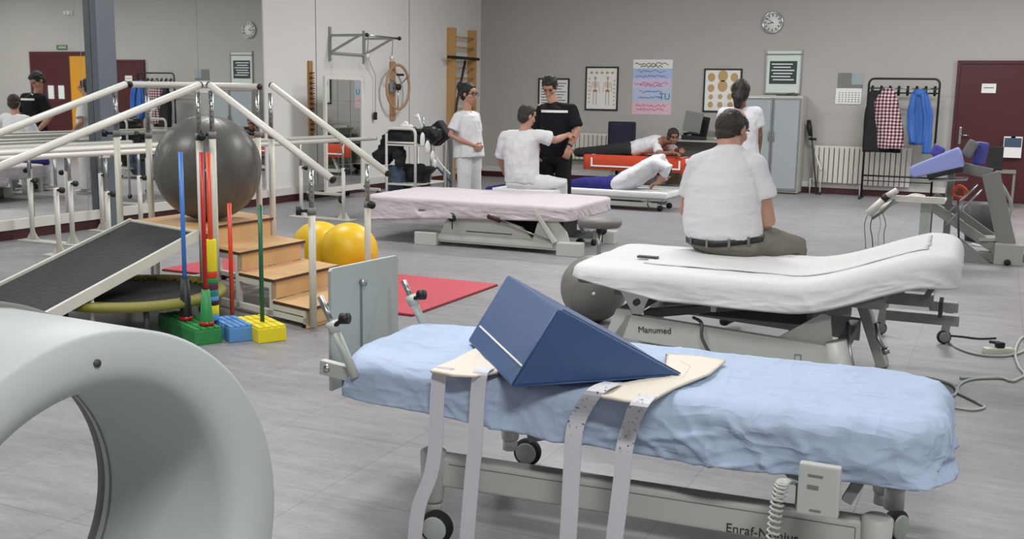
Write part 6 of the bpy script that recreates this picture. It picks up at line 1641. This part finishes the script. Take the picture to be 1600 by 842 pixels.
part('strap', MB().tube(smooth([c_+V((-.05, -.05, -.12)), c_+V((.0, -.06, -.3)), c_+V((.1, -.05, -.42)), c_+V((.16, 0, -.5))]), .012, 8), 'paper', t)
t = thing('crutch', 'pair of pale crutch handles sticking up behind the bags on the trolley', 'crutch', PY(655, 190, 11.6))
part('shaft', MB().tube([PY(662, 205, 11.6), PY(652, 178, 11.6)], .014), 'paper', t)
part('shaft', MB().tube([PY(664, 205, 11.62), PY(661, 183, 11.62)], .012), 'steel', t)
part('handgrip', MB().tube([PY(648, 181, 11.6), PY(655, 184, 11.6)], .016), 'paper', t)
blob('cloth', 'small crumpled white cloth on the trolley', 'cloth', 'towel', [bb(632, 197, .1, (.06, .05, .035)), bb(640, 198, .1, (.05, .04, .03)), bb(634, 193, .1, (.03, .03, .03))], 8, .008, .008)
blob('jacket', 'white-lined dark jacket sleeve hanging from the front of the trolley', 'jacket', 'paper', [bb(660, 218, .05, (.03, .04, .09)), bb(668, 230, .05, (.03, .04, .09)), bb(676, 244, .05, (.025, .03, .07)), bb(680, 256, .05, (.02, .03, .05))], 9, .006, .008)
blob('backpack', 'dark slate rucksack on the lower shelf of the white trolley', 'bag', 'denim', fill([(607, 260), (626, 258), (632, 272), (628, 296), (606, 297)], .2, .12), 10, .010)
blob('sports_bag', 'black sports bag on the lower shelf beside the slate rucksack', 'bag', 'jacket_black', fill([(626, 258), (648, 256), (676, 264), (670, 270), (668, 292), (652, 292), (648, 272), (640, 294), (630, 294), (634, 272)], .32, .10), 12, .010)
# walking frame / wheelchair part behind
cx = PY(684, 270, 12.3)
t = thing('rollator', 'folded grey wheeled walking frame between the trolley and the woman', 'walking frame', (cx.x, 12.3, 0))
part('side_frame', MB().tube(smooth([V((PY(673, 300, 12.3).x, 12.3, .0)), PY(674, 220, 12.3), PY(680, 205, 12.3), PY(694, 205, 12.3), PY(698, 230, 12.3), V((PY(702, 300, 12.3).x, 12.3, 0.0))]), .014), 'steel', t)
part('cross_tube', MB().tube([PY(664, 268, 12.2), PY(684, 262, 12.2), PY(705, 285, 12.2)], .016), 'denim', t)
part('fabric_seat', MB().box(PY(694, 205, 12.45).x, PY(709, 205, 12.45).x, 12.42, 12.45, .25, PY(700, 204, 12.4).z, .004), 'mid_grey', t)
part('wheel', MB().lathe([(.075, -.012), (.085, 0), (.075, .012), (.065, 0)], V((PY(700, 300, 12.2).x, 12.2, .086)), (.2, 1, 0), 24, closed=True), 'black_rubber', t)
# ================================================================ MACHINES ON THE RIGHT
# A-frame trainer
YM = 10.9
def m(px, py, dy=0): return PY(px, py, YM+dy)
B0 = Z(1508, 409); 
t = thing('leg_trainer', 'grey A-framed exercise machine with blue-violet pads', 'exercise machine', (m(1540, 405).x, YM+.3, 0))
part('base_rail', MB().beam((m(1505, 400).x, YM, .06), (m(1600, 405).x, YM+.05, .06), .12, .08, bev=.008), 'mid_grey', t)
part('base_cover', MB().prism([V((m(1506, 400).x, YM-.1, 0)), V((m(1548, 405).x, YM-.1, 0)), V((m(1500, 370).x, YM-.1, .22)), V((m(1496, 380).x, YM-.1, .20))], (0, .12, 0), .004), 'mid_grey', t)
part('base_box', MB().box(m(1553, 400).x, m(1598, 400).x, YM-.12, YM+.1, 0, .20, .01), 'frame_grey', t)
part('diagonal_arm', MB().beam(m(1460, 305, .45), m(1572, 385, .35), .07, .05, up=(0, 1, 0), bev=.005), 'mid_grey', t)
part('cross_plate', MB().beam(m(1530, 372, .1), m(1556, 372, .1), .25, .03, up=(0, 0, 1)), 'frame_grey', t)
part('upright', MB().beam(m(1575, 392, 0), m(1548, 270, 0), .16, .07, up=(0, 1, 0), bev=.006), 'mid_grey', t)
part('diagonal_arm', MB().beam(m(1446, 315, .1), m(1560, 392, .0), .09, .06, up=(0, 1, 0), bev=.005), 'mid_grey', t)
part('top_arm', MB().beam(m(1505, 262, .1), m(1550, 272, .1), .10, .08, up=(0, 1, 0), bev=.006), 'mid_grey', t)
part('brace', MB().tube([m(1478, 352, -.1), m(1534, 296, -.1)], .014).tube([m(1482, 332, .0), m(1528, 288, .0)], .012), 'steel', t)
part('brace', MB().tube([m(1497, 312, -.12), m(1498, 372, -.12)], .010), 'dark_grey', t)
part('weight_tower', MB().box(m(1476, 300).x, m(1487, 300).x, YM+.35, YM+.5, 0, m(1480, 262).z, .006).box(m(1438, 360).x, m(1452, 360).x, YM+.25, YM+.4, 0, m(1445, 318).z, .006), 'mid_grey', t)
def pad(p, q, w_, h_, mtl, nm='pad'):
    part(nm, MB().beam(p, q, w_, h_, up=(0, 1, 0), bev=.025), mtl, t)
pad(m(1460, 244, .2), m(1470, 228, .2), .12, .10, 'violet'); pad(m(1528, 258, .2), m(1536, 222, .2), .12, .12, 'violet')
pad(m(1508, 245, .1), m(1523, 220, .1), .10, .06, 'grey_vinyl', 'side_pad')
part('seat_plate', MB().beam(m(1452, 281, -.1), m(1512, 279, -.1), .35, .015, up=(0, 0, 1)), 'steel', t)
part('under_pad', MB().beam(m(1450, 275, -.05), m(1505, 262, -.05), .3, .05, up=(0, 0, 1), bev=.01), 'black', t)
cbp = [m(1490, 300, .3), m(1497, 292, .3), m(1507, 295, .3), m(1505, 308, .3), m(1492, 306, .3), m(1489, 298, .3), m(1500, 290, .3), m(1511, 300, .3), m(1500, 314, .3)]
tag(obj('coiled_cord', MB().tube(smooth(cbp), .012, 8), 'orange_cord'), 'orange cord coiled in the frame of the exercise machine', 'cord')
part('foot_wheel', MB().cyl((m(1574, 404).x, YM-.14, .03), (m(1574, 404).x, YM-.11, .03), .03), 'black_rubber', t)
# folded lilac towel on it
fm = MB(); P4 = [m(1420, 272, -.2), m(1428, 278, -.2), m(1506, 262, -.2), m(1502, 240, -.2), m(1496, 231, -.2), m(1420, 262, -.2)]
o = MB().prism(P4, (0, .34, 0), .02); tag(obj('lilac_cloth', o, 'lilac'), 'folded lilac cloth lying over the exercise machine', 'cloth')
# electrotherapy trolley with cables
YE = 8.9
def e(px, py, dy=0): return PY(px, py, YE+dy)
t = thing('equipment_trolley', 'pale instrument trolley with cables hanging from its tray', 'trolley', (e(1420, 380).x, YE+.2, 0))
zt_ = e(1430, 313).z
x0_, x1_ = e(1392, 320).x, e(1476, 315).x
part('tray', MB().box(x0_, x1_, YE, YE+.42, zt_-.02, zt_, .005), 'white_paint', t); part('tray_rim', MB().box(x0_, x1_, YE, YE+.015, zt_, zt_+.03), 'white_paint', t)
part('column', MB().box(e(1436, 330).x, e(1452, 330).x, YE+.15, YE+.27, .1, zt_-.02, .008), 'pale_grey', t)
part('lower_shelf', MB().box(x0_+.03, x1_-.03, YE+.02, YE+.4, .12, .14, .004), 'pale_grey', t)
for x in (x0_+.05, x1_-.05):
    for y in (YE+.05, YE+.37): part('castor', MB().cyl((x, y-.012, .03), (x, y+.012, .03), .03, n=14).cyl((x, y, .03), (x, y, .12), .01), 'black_rubber', t)
part('handle', MB().tube([e(1398, 312, -.02), e(1380, 330, -.02), e(1362, 342, -.02)], .012), 'mid_grey', t)
g = thing('electrode_handle', 'pale cylindrical handpiece with a black ring jutting off the instrument trolley', 'handpiece', e(1372, 320))
part('grip', MB().tube([e(1357, 334, -.05), e(1384, 308, -.05)], [.035, .026], 18), 'white_paint', g)
part('ring', MB().tube([e(1380, 312, -.05), e(1386, 306, -.05)], .030, 18), 'black', g); part('tip', MB().tube([e(1386, 306, -.05), e(1402, 297, -.05)], .024, 18), 'white_paint', g)
g = thing('electrode_handle', 'second pale handpiece lying on the edge of the instrument trolley', 'handpiece', e(1390, 325))
part('grip', MB().tube([e(1374, 328, .08), e(1400, 314, .08)], [.028, .020], 18), 'white_paint', g)
for i, (a_1, b_1, c_1) in enumerate((((1356, 335), (1351, 350), (1352, 376)), ((1363, 338), (1360, 355), (1363, 374)), ((1372, 332), (1376, 350), (1372, 372)), ((1378, 330), (1384, 350), (1381, 368)))):
    part('hanging_wire', MB().tube(smooth([e(*a_1), e(*b_1), e(*c_1), e(c_1[0]+2, 420)]), .004, 6), ('mid_grey', 'black', 'pale_grey', 'mid_grey')[i], t)
tag(obj('cable_coil', MB().tube(smooth([e(1395, 316, .1), e(1410, 308, .15), e(1430, 306, .2), e(1450, 310, .15), e(1440, 316, .1), e(1412, 314, .1), e(1400, 318, .1), e(1425, 304, .12), e(1445, 306, .2)]), .007, 8), 'paper'), 'white cable coiled on the tray of the instrument trolley', 'cable')
# boxes, small table and leaflet at far right
YD = 16.6
def d8(px, py, dy=0): return PY(px, py, YD+dy)
t = thing('side_table', 'grey side table with equipment in front of the maroon door', 'table', (d8(1575, 300).x, YD+.2, 0))
ztb = d8(1575, 268).z; xa, xb = d8(1556, 268).x, d8(1588, 268).x
part('table_top', MB().box(xa, xb, YD, YD+.5, ztb-.03, ztb, .004), 'mid_grey', t)
for x in (xa+.02, xb-.02):
    for y in (YD+.03, YD+.47): part('leg', MB().box(x-.015, x+.015, y-.015, y+.015, 0, ztb-.03), 'mid_grey', t)
lx0, lx1 = d8(1569, 230).x, d8(1595, 230).x
t = thing('desk_calendar', 'upright leaflet with a blue landscape picture against the maroon door', 'calendar', ((lx0+lx1)/2, 17.6, d8(1580, 247).z))
l0, l1 = PY(1569, 213, 17.62), PY(1595, 247, 17.62)
part('card', MB().box(l0.x, l1.x, 17.62, 17.63, l1.z, l0.z), 'paper', t); part('picture', MB().box(l0.x+.01, l1.x-.01, 17.616, 17.62, (l0.z+l1.z)/2, l0.z-.02), 'denim', t)
part('wall_clip', MB().box((l0.x+l1.x)/2-.03, (l0.x+l1.x)/2+.03, 17.62, 17.67, l0.z-.02, l0.z), 'black', t)
mo = thing('computer_monitor', 'dark screen standing on the side table before the maroon door', 'monitor', (d8(1560, 250).x, YD+.3, ztb))
part('screen', MB().box(d8(1544, 240).x, d8(1568, 240).x, YD+.25, YD+.3, ztb+.04, ztb+.34, .008), 'black', mo); part('stand', MB().box(d8(1556, 240).x-.06, d8(1556, 240).x+.1, YD+.2, YD+.36, ztb, ztb+.05, .005), 'black', mo)
# coiled tubes, grey bin near it
t = thing('bucket', 'dark grey bin behind the A-frame of the exercise machine', 'bin', (m(1530, 330).x, 12.6, 0))
bx_ = PY(1534, 330, 12.6)
part('bin_body', MB().lathe([(.001, 0), (.15, 0), (.19, .42), (.18, .42), (.145, .01), (.001, .012)], (bx_.x, 12.6, 0), n=32), 'dark_grey', t)
q_ = PY(1570, 350, 12)
tag(obj('hose', MB().tube(smooth([PY(1555, 275, 11), PY(1572, 300, 11.3), PY(1580, 325, 11.6), V((q_.x, 11.9, .2)), V((q_.x-.1, 12, .016)), V((q_.x-.3, 12.1, .016))]), .016, 10), 'pale_grey'), 'pale hose curving down behind the upright of the exercise machine', 'hose')
